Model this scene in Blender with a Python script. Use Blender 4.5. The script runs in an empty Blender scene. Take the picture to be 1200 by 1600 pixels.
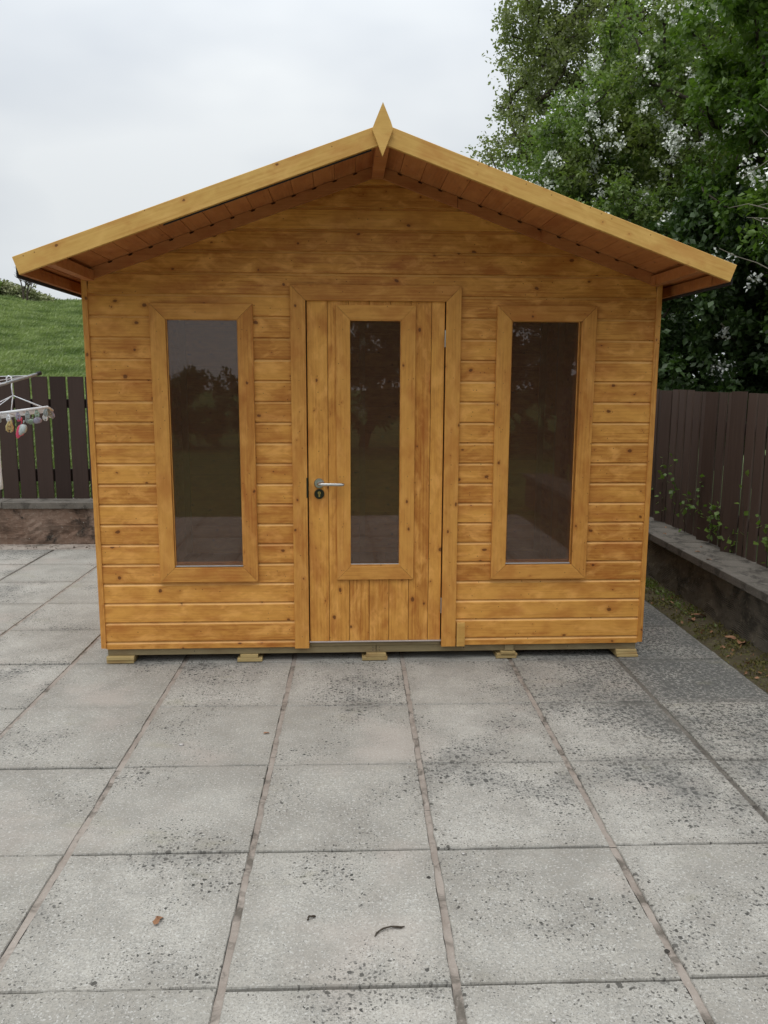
import bpy, math, random
import numpy as np
from mathutils import Matrix, Vector
random.seed(7); rng = np.random.default_rng(7)
S = bpy.context.scene
C = bpy.data.collections.new('garden'); S.collection.children.link(C)

# ------------------------------------------------------------------ camera
CAM_H, PITCH, ROLL = 1.5675, 0.1633, 0.0038
cd = bpy.data.cameras.new('camera'); cam = bpy.data.objects.new('camera', cd); C.objects.link(cam)
cd.sensor_fit = 'VERTICAL'; cd.sensor_height = 36; cd.lens = 1250.9/1600*36
cd.clip_end = 2000; cd.clip_start = .05
cam.matrix_world = Matrix.Translation((0, 0, CAM_H)) @ Matrix.Rotation(math.pi/2-PITCH, 4, 'X') @ Matrix.Rotation(ROLL, 4, 'Z')
S.camera = cam

# ------------------------------------------------------------------ overcast sky and weak soft sun
SUN_EL, SUN_AZ = math.radians(70), math.radians(205)      # azimuth clockwise from +Y
w = bpy.data.worlds.new('World'); S.world = w; w.use_nodes = True
nt = w.node_tree; nt.nodes.clear()
def N(t, kind, **kw):
    n = t.nodes.new(kind)
    for k, v in kw.items(): setattr(n, k, v)
    return n
sky = N(nt, 'ShaderNodeTexSky', sky_type='NISHITA', sun_disc=False, sun_elevation=SUN_EL, sun_rotation=SUN_AZ)
tc = N(nt, 'ShaderNodeTexCoord'); mp = N(nt, 'ShaderNodeMapping'); mp.inputs['Scale'].default_value = (1.3, 1.3, 3.2)
nz = N(nt, 'ShaderNodeTexNoise'); nz.inputs['Scale'].default_value = 1.5; nz.inputs['Detail'].default_value = 4; nz.inputs['Roughness'].default_value = .5
cr = N(nt, 'ShaderNodeValToRGB')
cr.color_ramp.elements[0].position = .38; cr.color_ramp.elements[0].color = (6.5, 6.9, 7.35, 1)
cr.color_ramp.elements[1].position = .62; cr.color_ramp.elements[1].color = (8.15, 8.45, 8.6, 1)
mx = N(nt, 'ShaderNodeMix', data_type='RGBA'); mx.inputs[0].default_value = .94
bg = N(nt, 'ShaderNodeBackground'); bg.inputs['Strength'].default_value = .10
wo = N(nt, 'ShaderNodeOutputWorld')
nt.links.new(tc.outputs['Generated'], mp.inputs[0]); nt.links.new(mp.outputs[0], nz.inputs['Vector'])
nt.links.new(nz.outputs[0], cr.inputs[0]); nt.links.new(sky.outputs[0], mx.inputs[6])
# brighter towards the zenith as under any even overcast
sz = N(nt, 'ShaderNodeSeparateXYZ'); nt.links.new(tc.outputs['Generated'], sz.inputs[0])
gr_ = N(nt, 'ShaderNodeMapRange'); gr_.interpolation_type = 'SMOOTHSTEP'; gr_.inputs[1].default_value = 0.12; gr_.inputs[2].default_value = 1.0; gr_.inputs[3].default_value = .97; gr_.inputs[4].default_value = 2.3
nt.links.new(sz.outputs[2], gr_.inputs[0]); gm_ = N(nt, 'ShaderNodeVectorMath', operation='SCALE')
nt.links.new(cr.outputs[0], gm_.inputs[0]); nt.links.new(gr_.outputs[0], gm_.inputs['Scale']); nt.links.new(gm_.outputs[0], mx.inputs[7])
nt.links.new(mx.outputs[2], bg.inputs[0]); nt.links.new(bg.outputs[0], wo.inputs[0])
sd = bpy.data.lights.new('sun', 'SUN'); sd.energy = 1.2; sd.angle = math.radians(35); sd.color = (1, .97, .92)
sun = bpy.data.objects.new('sun', sd); C.objects.link(sun)
sdir = Vector((math.sin(SUN_AZ)*math.cos(SUN_EL), math.cos(SUN_AZ)*math.cos(SUN_EL), math.sin(SUN_EL)))
sun.rotation_euler = sdir.to_track_quat('Z', 'Y').to_euler()
S.view_settings.view_transform = 'Standard'; S.view_settings.look = 'None'
S.view_settings.exposure = 0.0; S.view_settings.gamma = 1; S.view_settings.use_curve_mapping = False
try:
    S.cycles.max_bounces = 8; S.cycles.transparent_max_bounces = 12
except Exception: pass

# ------------------------------------------------------------------ helpers
def tag(o, label=None, cat=None, group=None, kind=None):
    if label: o['label'] = label
    if cat: o['category'] = cat
    if group: o['group'] = group
    if kind: o['kind'] = kind
    return o
def link(name, me, parent=None, mat=None):
    o = bpy.data.objects.new(name, me); C.objects.link(o)
    if parent is not None: o.parent = parent
    if mat is not None and me is not None and not me.materials: me.materials.append(mat)
    return o
def empty(name, loc=(0, 0, 0), rz=0, parent=None):
    o = bpy.data.objects.new(name, None); C.objects.link(o); o.location = loc; o.rotation_euler = (0, 0, rz); o.empty_display_size = .1
    if parent is not None: o.parent = parent
    return o
def mesh(name, v, f, smooth=False):
    me = bpy.data.meshes.new(name); me.from_pydata([tuple(map(float, p)) for p in v], [], f); me.update()
    if smooth: me.polygons.foreach_set('use_smooth', [True]*len(me.polygons))
    return me
def prism(name, prof, xs, xe, nx=1):
    """profile (y,z) counter-clockwise, extruded along X; xs/xe numbers or functions of y,z"""
    fs = xs if callable(xs) else (lambda y, z: xs); fe = xe if callable(xe) else (lambda y, z: xe)
    n = len(prof); v = []; f = []
    for i in range(nx+1):
        t = i/nx
        for y, z in prof: v.append((fs(y, z)*(1-t)+fe(y, z)*t, y, z))
    for i in range(nx):
        for k in range(n):
            a, b = i*n+k, i*n+(k+1) % n
            f.append((a, b, b+n, a+n))
    f.append(tuple(range(n-1, -1, -1))); f.append(tuple(nx*n+k for k in range(n)))
    me = mesh(name, v, f)
    return me
def boxprof(w_, t_, c=.0015):
    return [(c, 0), (w_-c, 0), (w_, c), (w_, t_-c), (w_-c, t_), (c, t_), (0, t_-c), (0, c)]
def frame(origin, ex, ey):
    ex = Vector(ex).normalized(); ey = Vector(ey).normalized(); ez = ex.cross(ey)
    return Matrix(((ex.x, ey.x, ez.x, origin[0]), (ex.y, ey.y, ez.y, origin[1]), (ex.z, ey.z, ez.z, origin[2]), (0, 0, 0, 1)))
_cache = {}
def plank(name, L, W, T, mat, parent, origin, ex, ey, c=.0015, ms=0, me_=0):
    """board: length L along ex, width W along ey, thickness T along ex x ey; ms/me_ = mitre slopes (x shift per y)"""
    key = (round(L, 4), round(W, 4), round(T, 4), c, ms, me_, mat.name)
    if key not in _cache:
        m = prism(name, boxprof(W, T, c), (lambda y, z: ms*y), (lambda y, z: L+me_*y)); m.materials.append(mat); _cache[key] = m
    o = link(name, _cache[key], parent); o.matrix_local = frame(origin, ex, ey); return o
def box(name, x0, x1, y0, y1, z0, z1, mat, parent=None, c=.002):
    return plank(name, x1-x0, y1-y0, z1-z0, mat, parent, (x0, y0, z0), (1, 0, 0), (0, 1, 0), c)
class MB:
    def __init__(s): s.v = []; s.f = []
    def add(s, v, f):
        o = len(s.v); s.v += list(v); s.f += [tuple(i+o for i in q) for q in f]
    def box(s, x0, x1, y0, y1, z0, z1):
        s.add([(x, y, z) for x in (x0, x1) for y in (y0, y1) for z in (z0, z1)],
              [(0, 1, 3, 2), (4, 6, 7, 5), (0, 4, 5, 1), (2, 3, 7, 6), (0, 2, 6, 4), (1, 5, 7, 3)])
    def tube(s, pts, r, n=8, cap=True):
        pts = [Vector(p) for p in pts]; rr = r if isinstance(r, (list, tuple)) else [r]*len(pts)
        ref = None; base = len(s.v)
        for i, p in enumerate(pts):
            d = (pts[min(i+1, len(pts)-1)]-pts[max(i-1, 0)]).normalized()
            if ref is None: ref = d.orthogonal().normalized()
            ref = (ref-d*ref.dot(d)).normalized() if (ref-d*ref.dot(d)).length > 1e-5 else d.orthogonal().normalized()
            b = d.cross(ref)
            for k in range(n):
                a = 2*math.pi*k/n; s.v.append(tuple(p+(ref*math.cos(a)+b*math.sin(a))*rr[i]))
        for i in range(len(pts)-1):
            for k in range(n):
                a = base+i*n+k; b_ = base+i*n+(k+1) % n; s.f.append((a, b_, b_+n, a+n))
        if cap:
            s.f.append(tuple(base+k for k in range(n-1, -1, -1))); s.f.append(tuple(base+(len(pts)-1)*n+k for k in range(n)))
    def build(s, name, mat, parent=None, smooth=False):
        me = mesh(name, s.v, s.f, smooth); return link(name, me, parent, mat)

# ------------------------------------------------------------------ materials
def newmat(name):
    m = bpy.data.materials.new(name); m.use_nodes = True
    t = m.node_tree; b = t.nodes['Principled BSDF']; return m, t, b
def math_(t, op, a, b=None, c=None, clamp=False):
    n = t.nodes.new('ShaderNodeMath'); n.operation = op; n.use_clamp = clamp
    for i, x in enumerate((a, b, c)):
        if x is None: continue
        if isinstance(x, (int, float)): n.inputs[i].default_value = x
        else: t.links.new(x, n.inputs[i])
    return n.outputs[0]
def mix(t, fac, a, b, blend='MIX'):
    n = t.nodes.new('ShaderNodeMix'); n.data_type = 'RGBA'; n.blend_type = blend; n.clamp_factor = True
    for i, x in ((0, fac), (6, a), (7, b)):
        if isinstance(x, (int, float)): n.inputs[i].default_value = x
        elif isinstance(x, tuple): n.inputs[i].default_value = (*x, 1) if len(x) == 3 else x
        else: t.links.new(x, n.inputs[i])
    return n.outputs[2]
def ramp(t, x, p0, p1, v0=0., v1=1.):
    n = t.nodes.new('ShaderNodeMapRange'); n.clamp = True; n.interpolation_type = 'SMOOTHSTEP'
    t.links.new(x, n.inputs[0])
    for i, q in ((1, p0), (2, p1), (3, v0), (4, v1)): n.inputs[i].default_value = q
    return n.outputs[0]
def noise(t, vec, scale, detail=3, rough=.55, dist=0., out=0):
    n = t.nodes.new('ShaderNodeTexNoise'); n.inputs['Scale'].default_value = scale; n.inputs['Detail'].default_value = detail
    n.inputs['Roughness'].default_value = rough; n.inputs['Distortion'].default_value = dist
    if vec is not None: t.links.new(vec, n.inputs['Vector'])
    return n.outputs[out]
def mapping(t, vec, sc=(1, 1, 1), loc=(0, 0, 0)):
    n = t.nodes.new('ShaderNodeMapping'); n.inputs['Scale'].default_value = sc; n.inputs['Location'].default_value = loc
    t.links.new(vec, n.inputs[0]); return n.outputs[0]
def bump(t, b, h, strength=.3, dist=.002):
    n = t.nodes.new('ShaderNodeBump'); n.inputs['Strength'].default_value = strength; n.inputs['Distance'].default_value = dist
    t.links.new(h, n.inputs['Height']); t.links.new(n.outputs[0], b.inputs['Normal'])
def objvec(t, k=37.):
    tc = t.nodes.new('ShaderNodeTexCoord'); oi = t.nodes.new('ShaderNodeObjectInfo')
    cx = t.nodes.new('ShaderNodeCombineXYZ')
    for i, s_ in enumerate((k, k*1.7, k*.6)): t.links.new(math_(t, 'MULTIPLY', oi.outputs['Random'], s_), cx.inputs[i])
    va = t.nodes.new('ShaderNodeVectorMath'); va.operation = 'ADD'
    t.links.new(tc.outputs['Object'], va.inputs[0]); t.links.new(cx.outputs[0], va.inputs[1])
    return va.outputs[0], oi.outputs['Random'], tc.outputs['Object']

def wood(name, light, dark, knot=(.105, .034, .010), rough=.42, knots=1., blotch=.6, spec=.22):
    m, t, b = newmat(name); v, r, raw = objvec(t)
    # flow of the grain around knots
    vor = t.nodes.new('ShaderNodeTexVoronoi'); vor.voronoi_dimensions = '2D'; vor.inputs['Scale'].default_value = 9.
    wv = noise(t, mapping(t, v, (9, 9, 9)), 1, 2, .5, 0, 1)
    vv = t.nodes.new('ShaderNodeVectorMath'); vv.operation = 'MULTIPLY_ADD'; t.links.new(wv, vv.inputs[0]); vv.inputs[1].default_value = (.05, .035, 0); t.links.new(v, vv.inputs[2])
    t.links.new(mapping(t, vv.outputs[0], (.75, 1, 1)), vor.inputs['Vector'])
    sep = t.nodes.new('ShaderNodeSeparateColor'); t.links.new(vor.outputs['Color'], sep.inputs[0])
    rad = math_(t, 'MULTIPLY', math_(t, 'POWER', ramp(t, sep.outputs[0], .42, 1., 0., 1.), 1.5), .085*knots)
    kn = math_(t, 'SUBTRACT', rad, vor.outputs['Distance'])
    knot_m = math_(t, 'MULTIPLY', ramp(t, math_(t, 'ADD', kn, math_(t, 'MULTIPLY', math_(t, 'SUBTRACT', noise(t, v, 70, 2), .5), .07)), -.012, .022), ramp(t, kn, -.09, -.02))
    halo = ramp(t, kn, -.13, .0)
    halo = math_(t, 'MULTIPLY', halo, ramp(t, sep.outputs[0], .5, .7))
    # fine pin knots and nail heads
    v2 = t.nodes.new('ShaderNodeTexVoronoi'); v2.voronoi_dimensions = '2D'; v2.inputs['Scale'].default_value = 13.
    t.links.new(v, v2.inputs['Vector']); s2 = t.nodes.new('ShaderNodeSeparateColor'); t.links.new(v2.outputs['Color'], s2.inputs[0])
    pin = math_(t, 'MULTIPLY', ramp(t, v2.outputs['Distance'], .045, .030, 0., 1.), ramp(t, s2.outputs[1], .70, .74))
    sx = t.nodes.new('ShaderNodeSeparateXYZ'); t.links.new(v, sx.inputs[0])
    low = noise(t, mapping(t, v, (1.6, 9, 9)), 1, 2)
    flow = math_(t, 'ADD', math_(t, 'MULTIPLY', low, 2.2), math_(t, 'MULTIPLY', halo, .9))
    yy = math_(t, 'ADD', math_(t, 'MULTIPLY', sx.outputs[1], 330.), math_(t, 'MULTIPLY', flow, 6.))
    rings = math_(t, 'ADD', math_(t, 'MULTIPLY', math_(t, 'SINE', yy), .5), .5)
    rings = math_(t, 'MULTIPLY', math_(t, 'POWER', rings, 1.8), ramp(t, noise(t, mapping(t, v, (2, 12, 12), (2, 8, 5)), 1, 2), .42, .68))
    fine = noise(t, mapping(t, v, (3.5, 160, 160)), 1, 4, .65)
    g = math_(t, 'ADD', math_(t, 'MULTIPLY', rings, .22), math_(t, 'MULTIPLY', fine, .95))
    big = noise(t, mapping(t, v, (7, 16, 16)), 1, 4, .65, 1.0)
    tone = math_(t, 'ADD', g, math_(t, 'MULTIPLY', math_(t, 'SUBTRACT', r, .5), .42))
    tone = math_(t, 'ADD', tone, math_(t, 'MULTIPLY', math_(t, 'SUBTRACT', big, .5), .8+.55*blotch))
    col = mix(t, ramp(t, tone, .10, 1.12), light, dark)
    pale = tuple(min(1., c*1.22+.035) for c in light)
    streak = noise(t, mapping(t, v, (7, 15, 15), (3, 5, 1)), 1, 4, .6, .5)
    col = mix(t, math_(t, 'MULTIPLY', ramp(t, streak, .47, .70), .95*blotch), col, pale)
    red = tuple(c*k for c, k in zip(dark, (.95, .72, .7)))
    col = mix(t, math_(t, 'MULTIPLY', ramp(t, noise(t, mapping(t, v, (5, 10, 10), (9, 1, 4)), 1, 3), .46, .70), .42), col, red)
    col = mix(t, math_(t, 'MULTIPLY', halo, .34), col, red)
    col = mix(t, math_(t, 'MULTIPLY', knot_m, .82), col, knot)
    col = mix(t, math_(t, 'MULTIPLY', pin, .7), col, knot)
    t.links.new(col, b.inputs['Base Color'])
    t.links.new(ramp(t, noise(t, mapping(t, v, (3, 20, 20)), 1, 3), .3, .7, rough-.06, rough+.12), b.inputs['Roughness'])
    b.inputs['Specular IOR Level'].default_value = spec
    bump(t, b, math_(t, 'ADD', math_(t, 'MULTIPLY', g, 1.), math_(t, 'MULTIPLY', knot_m, -.6)), .25, .0012)
    return m
M = {}
M['siding'] = wood('stained_pine_siding', (.67, .325, .070), (.36, .125, .023))
M['siding_edge'] = wood('board_edge_highlight', (.78, .45, .15), (.55, .27, .07), knots=.4, blotch=.2)  # sky highlight on the board chamfers, painted in as a paler stain
M['trim'] = wood('stained_pine_trim', (.62, .300, .068), (.38, .138, .027), knots=.75, blotch=.35)
M['fascia'] = wood('stained_pine_fascia', (.62, .38, .110), (.47, .24, .058), knots=.6, blotch=.3)
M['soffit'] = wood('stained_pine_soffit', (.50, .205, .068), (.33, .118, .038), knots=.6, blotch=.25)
M['inner'] = wood('bare_pine_inside', (.58, .34, .15), (.38, .19, .075), knots=.9, blotch=.3)
M['treated'] = wood('green_treated_timber', (.28, .22, .12), (.17, .135, .072), knots=.7, blotch=.3, rough=.6)
M['pale_timber'] = wood('pale_treated_block', (.46, .34, .15), (.28, .19, .08), knots=.5, blotch=.3, rough=.6)

def fence_mat(name, a, bb):
    m, t, b = newmat(name); v, r, raw = objvec(t)
    fine = noise(t, mapping(t, v, (3, 70, 70)), 1, 4, .65); big = noise(t, mapping(t, v, (1.5, 6, 6)), 1, 3)
    tone = math_(t, 'ADD', math_(t, 'MULTIPLY', fine, .6), math_(t, 'ADD', math_(t, 'MULTIPLY', big, .4), math_(t, 'MULTIPLY', math_(t, 'SUBTRACT', r, .5), .7)))
    col = mix(t, ramp(t, tone, .15, .95), a, bb)
    t.links.new(col, b.inputs['Base Color']); b.inputs['Roughness'].default_value = .75; b.inputs['Specular IOR Level'].default_value = .2
    bump(t, b, fine, .35, .002); return m
M['fence'] = fence_mat('dark_brown_fence_stain', (.030, .019, .016), (.052, .034, .028))
M['fence_right'] = fence_mat('warm_brown_fence_stain', (.050, .033, .026), (.088, .060, .048))
M['rail'] = fence_mat('dark_rail', (.022, .014, .011), (.036, .023, .018))

def plain(name, col, rough=.5, metal=0., spec=.5, nscale=0, namp=.15, bmp=0):
    m, t, b = newmat(name); b.inputs['Roughness'].default_value = rough; b.inputs['Metallic'].default_value = metal; b.inputs['Specular IOR Level'].default_value = spec
    tcn = t.nodes.new('ShaderNodeTexCoord')
    n = noise(t, tcn.outputs['Object'], nscale or 40, 4)
    t.links.new(mix(t, n, tuple(c*(1-namp) for c in col), tuple(min(1, c*(1+namp)) for c in col)), b.inputs['Base Color'])
    if bmp: bump(t, b, n, bmp, .003)
    return m
M['felt'] = plain('roofing_felt', (.022, .023, .024), .9, nscale=400, namp=.4, bmp=.4)
M['steel'] = plain('brushed_steel', (.55, .54, .52), .28, 1.)
M['dark_metal'] = plain('dark_bronze_plate', (.035, .040, .028), .35, .8)
M['brass'] = plain('brass_cylinder', (.50, .36, .12), .35, 1.)
M['black'] = plain('black_gap', (.012, .011, .010), .7)
M['grey_tube'] = plain('grey_painted_tube', (.30, .33, .35), .45, .0)
M['white_plastic'] = plain('white_plastic', (.74, .76, .80), .4)
M['white_cloth'] = plain('white_cloth', (.70, .70, .69), .9)
M['sealant'] = plain('pale_glazing_strip', (.42, .40, .38), .5)
M['threshold'] = plain('aluminium_weather_strip', (.42, .36, .33), .5, .2)
for nm, c in (('pink', (.75, .08, .17)), ('clear_grey', (.30, .34, .34)), ('yellow', (.62, .50, .22)), ('soft_grey', (.44, .50, .50)), ('green_grey', (.22, .29, .22)), ('lilac', (.33, .31, .40))):
    M['peg_'+nm] = plain('peg_'+nm, c, .35)

# window glass: thin, slightly tinted, reflecting
m, t, b = newmat('window_glass'); t.nodes.remove(b); M['glass'] = m
out = t.nodes['Material Output']; tr = t.nodes.new('ShaderNodeBsdfTransparent'); tr.inputs[0].default_value = (.95, .86, .76, 1)
gl = t.nodes.new('ShaderNodeBsdfGlossy'); gl.inputs['Roughness'].default_value = .012; gl.inputs[0].default_value = (1, .97, .98, 1)
fr = t.nodes.new('ShaderNodeFresnel'); fr.inputs['IOR'].default_value = 1.62
ms_ = t.nodes.new('ShaderNodeMixShader'); t.links.new(math_(t, 'MULTIPLY', fr.outputs[0], .9, clamp=True), ms_.inputs[0])
t.links.new(tr.outputs[0], ms_.inputs[1]); t.links.new(gl.outputs[0], ms_.inputs[2]); df = t.nodes.new('ShaderNodeBsdfDiffuse'); df.inputs[0].default_value = (.30, .18, .115, 1); m3 = t.nodes.new('ShaderNodeMixShader'); m3.inputs[0].default_value = .11
t.links.new(ms_.outputs[0], m3.inputs[1]); t.links.new(df.outputs[0], m3.inputs[2]); t.links.new(m3.outputs[0], out.inputs[0])

# paving concrete
PP, PX, PY, PS = .0348, .1731, 2.4918, .6143
def pave_frame(t):
    g = t.nodes.new('ShaderNodeNewGeometry')
    mp = t.nodes.new('ShaderNodeMapping'); mp.vector_type = 'TEXTURE'
    mp.inputs['Location'].default_value = (PX, PY, 0); mp.inputs['Rotation'].default_value = (0, 0, PP)
    t.links.new(g.outputs['Position'], mp.inputs[0]); return mp.outputs[0]
def slab_mat():
    m, t, b = newmat('weathered_concrete_slab'); oi = t.nodes.new('ShaderNodeObjectInfo'); r = oi.outputs['Random']
    P = pave_frame(t); sx = t.nodes.new('ShaderNodeSeparateXYZ'); t.links.new(P, sx.inputs[0]); X, Y = sx.outputs[0], sx.outputs[1]
    base = mix(t, r, (.345, .328, .290), (.43, .413, .372))
    n1 = noise(t, P, 3.2, 5, .62); n2 = noise(t, P, 22, 5, .65); n3 = noise(t, P, 150, 4, .75)
    col = mix(t, ramp(t, n1, .36, .66), base, mix(t, 1., base, (.72, .71, .70), 'MULTIPLY'))
    col = mix(t, math_(t, 'MULTIPLY', ramp(t, n2, .42, .66), .50), col, (.30, .292, .265))
    col = mix(t, math_(t, 'MULTIPLY', ramp(t, n3, .47, .60), .62), col, (.205, .198, .18))
    col = mix(t, math_(t, 'MULTIPLY', ramp(t, noise(t, mapping(t, P, (1, 1, 1), (3, 1, 0)), 120, 3, .7), .56, .64), .5), col, (.58, .57, .54))
    # pinkish worn patches
    col = mix(t, math_(t, 'MULTIPLY', ramp(t, noise(t, mapping(t, P, (1, 1, 1), (7, 3, 0)), 1.7, 3), .55, .72), .4), col, (.40, .345, .305))
    # right-hand far corner: dense black lichen under the trees
    gx = ramp(t, X, .1, 1.6); gy = ramp(t, Y, -.7, 1.7)
    corner = math_(t, 'MULTIPLY', gx, gy)
    corner = math_(t, 'MAXIMUM', corner, math_(t, 'MULTIPLY', ramp(t, X, 1.0, 1.9), .30))
    cl = noise(t, mapping(t, P, (1, 1, 1), (1.3, 5, 0)), 2.3, 3, .6)
    dens = math_(t, 'ADD', math_(t, 'MULTIPLY', corner, .42), math_(t, 'MULTIPLY', math_(t, 'SUBTRACT', cl, .52), 2.1))
    dens = math_(t, 'ADD', dens, math_(t, 'MULTIPLY', math_(t, 'SUBTRACT', r, .55), .30))
    corner = math_(t, 'MULTIPLY', corner, math_(t, 'ADD', .68, math_(t, 'MULTIPLY', r, .35)))
    # edge darkening: distance to grid joints
    def edge(c):
        fr_ = math_(t, 'FRACT', math_(t, 'DIVIDE', c, PS)); return math_(t, 'MULTIPLY', math_(t, 'ABSOLUTE', math_(t, 'SUBTRACT', fr_, .5)), 2.)
    e = math_(t, 'MAXIMUM', edge(X), edge(Y))
    edgef = ramp(t, e, .72, 1.)
    dens = math_(t, 'ADD', dens, math_(t, 'MULTIPLY', edgef, .12))
    wob = noise(t, P, 45, 3, .6, 0, 1); pv = t.nodes.new('ShaderNodeVectorMath'); pv.operation = 'MULTIPLY_ADD'
    t.links.new(wob, pv.inputs[0]); pv.inputs[1].default_value = (.022, .022, 0); t.links.new(P, pv.inputs[2])
    def spots(scale, size, th0, amp):
        vo = t.nodes.new('ShaderNodeTexVoronoi'); vo.voronoi_dimensions = '2D'; vo.inputs['Scale'].default_value = scale
        t.links.new(pv.outputs[0], vo.inputs['Vector']); sc = t.nodes.new('ShaderNodeSeparateColor'); t.links.new(vo.outputs['Color'], sc.inputs[0])
        rad = math_(t, 'MULTIPLY', math_(t, 'ADD', math_(t, 'SUBTRACT', dens, th0), math_(t, 'MULTIPLY', math_(t, 'SUBTRACT', sc.outputs[0], .56), 1.)), size)
        return math_(t, 'MULTIPLY', ramp(t, math_(t, 'SUBTRACT', rad, vo.outputs['Distance']), -.018, .014), amp)
    s1 = spots(34, .55, .17, .9); s2 = spots(75, .66, .04, .8); s3 = spots(170, .75, -.12, .55)
    dark = (.034, .033, .030)
    col = mix(t, s3, col, (.12, .115, .105)); col = mix(t, s2, col, (.055, .053, .049)); col = mix(t, s1, col, dark)
    # smoky grey film in the lichen corner
    col = mix(t, math_(t, 'MULTIPLY', ramp(t, math_(t, 'ADD', corner, math_(t, 'MULTIPLY', math_(t, 'SUBTRACT', n2, .5), .9)), .55, 1.25), .22), col, (.12, .12, .112))
    mott = noise(t, P, 48, 5, .78); col = mix(t, math_(t, 'MULTIPLY', ramp(t, math_(t, 'ADD', mott, math_(t, 'MULTIPLY', corner, .105)), .57, .61), math_(t, 'MULTIPLY', ramp(t, corner, .08, .6), .88)), col, (.048, .048, .044))
    col = mix(t, math_(t, 'MULTIPLY', ramp(t, math_(t, 'ADD', dens, math_(t, 'MULTIPLY', n2, .3)), .25, .6), .35), col, (.17, .17, .16))
    col = mix(t, math_(t, 'MULTIPLY', edgef, .20), col, (.22, .20, .17))
    # olive tint patches
    col = mix(t, math_(t, 'MULTIPLY', ramp(t, noise(t, mapping(t, P, (1, 1.6, 1), (11, 2, 0)), 2.0, 4, .65), .58, .76), .4), col, (.27, .255, .17))
    t.links.new(col, b.inputs['Base Color']); b.inputs['Roughness'].default_value = .88; b.inputs['Specular IOR Level'].default_value = .25
    hh = math_(t, 'ADD', math_(t, 'MULTIPLY', n3, .5), math_(t, 'ADD', math_(t, 'MULTIPLY', n2, .8), math_(t, 'MULTIPLY', n1, 2.)))
    bump(t, b, hh, .45, .003); return m
M['slab'] = slab_mat()
def rough_mat(name, cols, scales, bmp=.5, dist=.006, comb=False, rough=.92):
    m, t, b = newmat(name); tcn = t.nodes.new('ShaderNodeTexCoord'); P = tcn.outputs['Object']
    n1 = noise(t, P, scales[0], 5, .65); n2 = noise(t, P, scales[1], 5, .7, .4); n3 = noise(t, mapping(t, P, (1, 1, 1), (5, 7, 2)), scales[0]*1.6, 4, .65, .6)
    col = mix(t, ramp(t, n1, .35, .65), cols[0], cols[1]); col = mix(t, ramp(t, n3, .50, .66), col, cols[2])
    col = mix(t, math_(t, 'MULTIPLY', ramp(t, n2, .52, .72), .6), col, cols[3])
    hh = math_(t, 'ADD', n2, n1)
    if comb:
        sx = t.nodes.new('ShaderNodeSeparateXYZ'); t.links.new(P, sx.inputs[0])
        zz = math_(t, 'ADD', math_(t, 'MULTIPLY', sx.outputs[2], 2*math.pi/.013), math_(t, 'MULTIPLY', noise(t, P, 5, 4), 11.))
        gr = math_(t, 'MULTIPLY', math_(t, 'ADD', math_(t, 'SINE', zz), 1.), .5)
        amt = ramp(t, noise(t, mapping(t, P, (1, 1, 2), (2, 2, 2)), 4.5, 4), .46, .62)
        gr = math_(t, 'MULTIPLY', gr, amt); hh = math_(t, 'ADD', hh, math_(t, 'MULTIPLY', gr, 1.1))
        col = mix(t, math_(t, 'MULTIPLY', math_(t, 'SUBTRACT', amt, gr), .8), col, tuple(c*.35 for c in cols[0]))
        fl = noise(t, P, 38, 2, .5)
        col = mix(t, ramp(t, fl, .70, .74, 0., .6), col, (.42, .40, .36))
    t.links.new(col, b.inputs['Base Color']); b.inputs['Roughness'].default_value = rough; b.inputs['Specular IOR Level'].default_value = .2
    bump(t, b, hh, bmp, dist); return m
M['back_wall'] = rough_mat('combed_brown_stone', ((.17, .110, .080), (.25, .18, .14), (.035, .030, .026), (.33, .27, .21)), (2.6, 26), .7, .012, True)
M['side_wall'] = rough_mat('stained_render', ((.11, .098, .080), (.16, .14, .108), (.050, .045, .037), (.25, .22, .16)), (2.4, 30), .7, .010, True)
M['coping'] = rough_mat('dark_coping_concrete', ((.11, .099, .085), (.15, .136, .118), (.055, .050, .043), (.26, .24, .21)), (4, 60), .6, .006)
M['mortar'] = rough_mat('pinkish_mortar', ((.25, .212, .182), (.32, .280, .245), (.12, .105, .088), (.38, .34, .30)), (5, 60), .7, .005)
M['bed'] = plain('dark_joint_dirt', (.035, .031, .026), .95, nscale=60, namp=.5, bmp=.5)
M['soil'] = rough_mat('mossy_soil', ((.075, .060, .038), (.105, .088, .050), (.085, .090, .025), (.15, .125, .08)), (7, 55), .9, .02)
M['lawn'] = rough_mat('lawn_grass', ((.060, .105, .022), (.085, .14, .035), (.045, .085, .018), (.10, .15, .045)), (3, 60), .9, .03)
M['litter_stone'] = plain('grit', (.20, .185, .16), .9, nscale=30, namp=.4)

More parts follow.
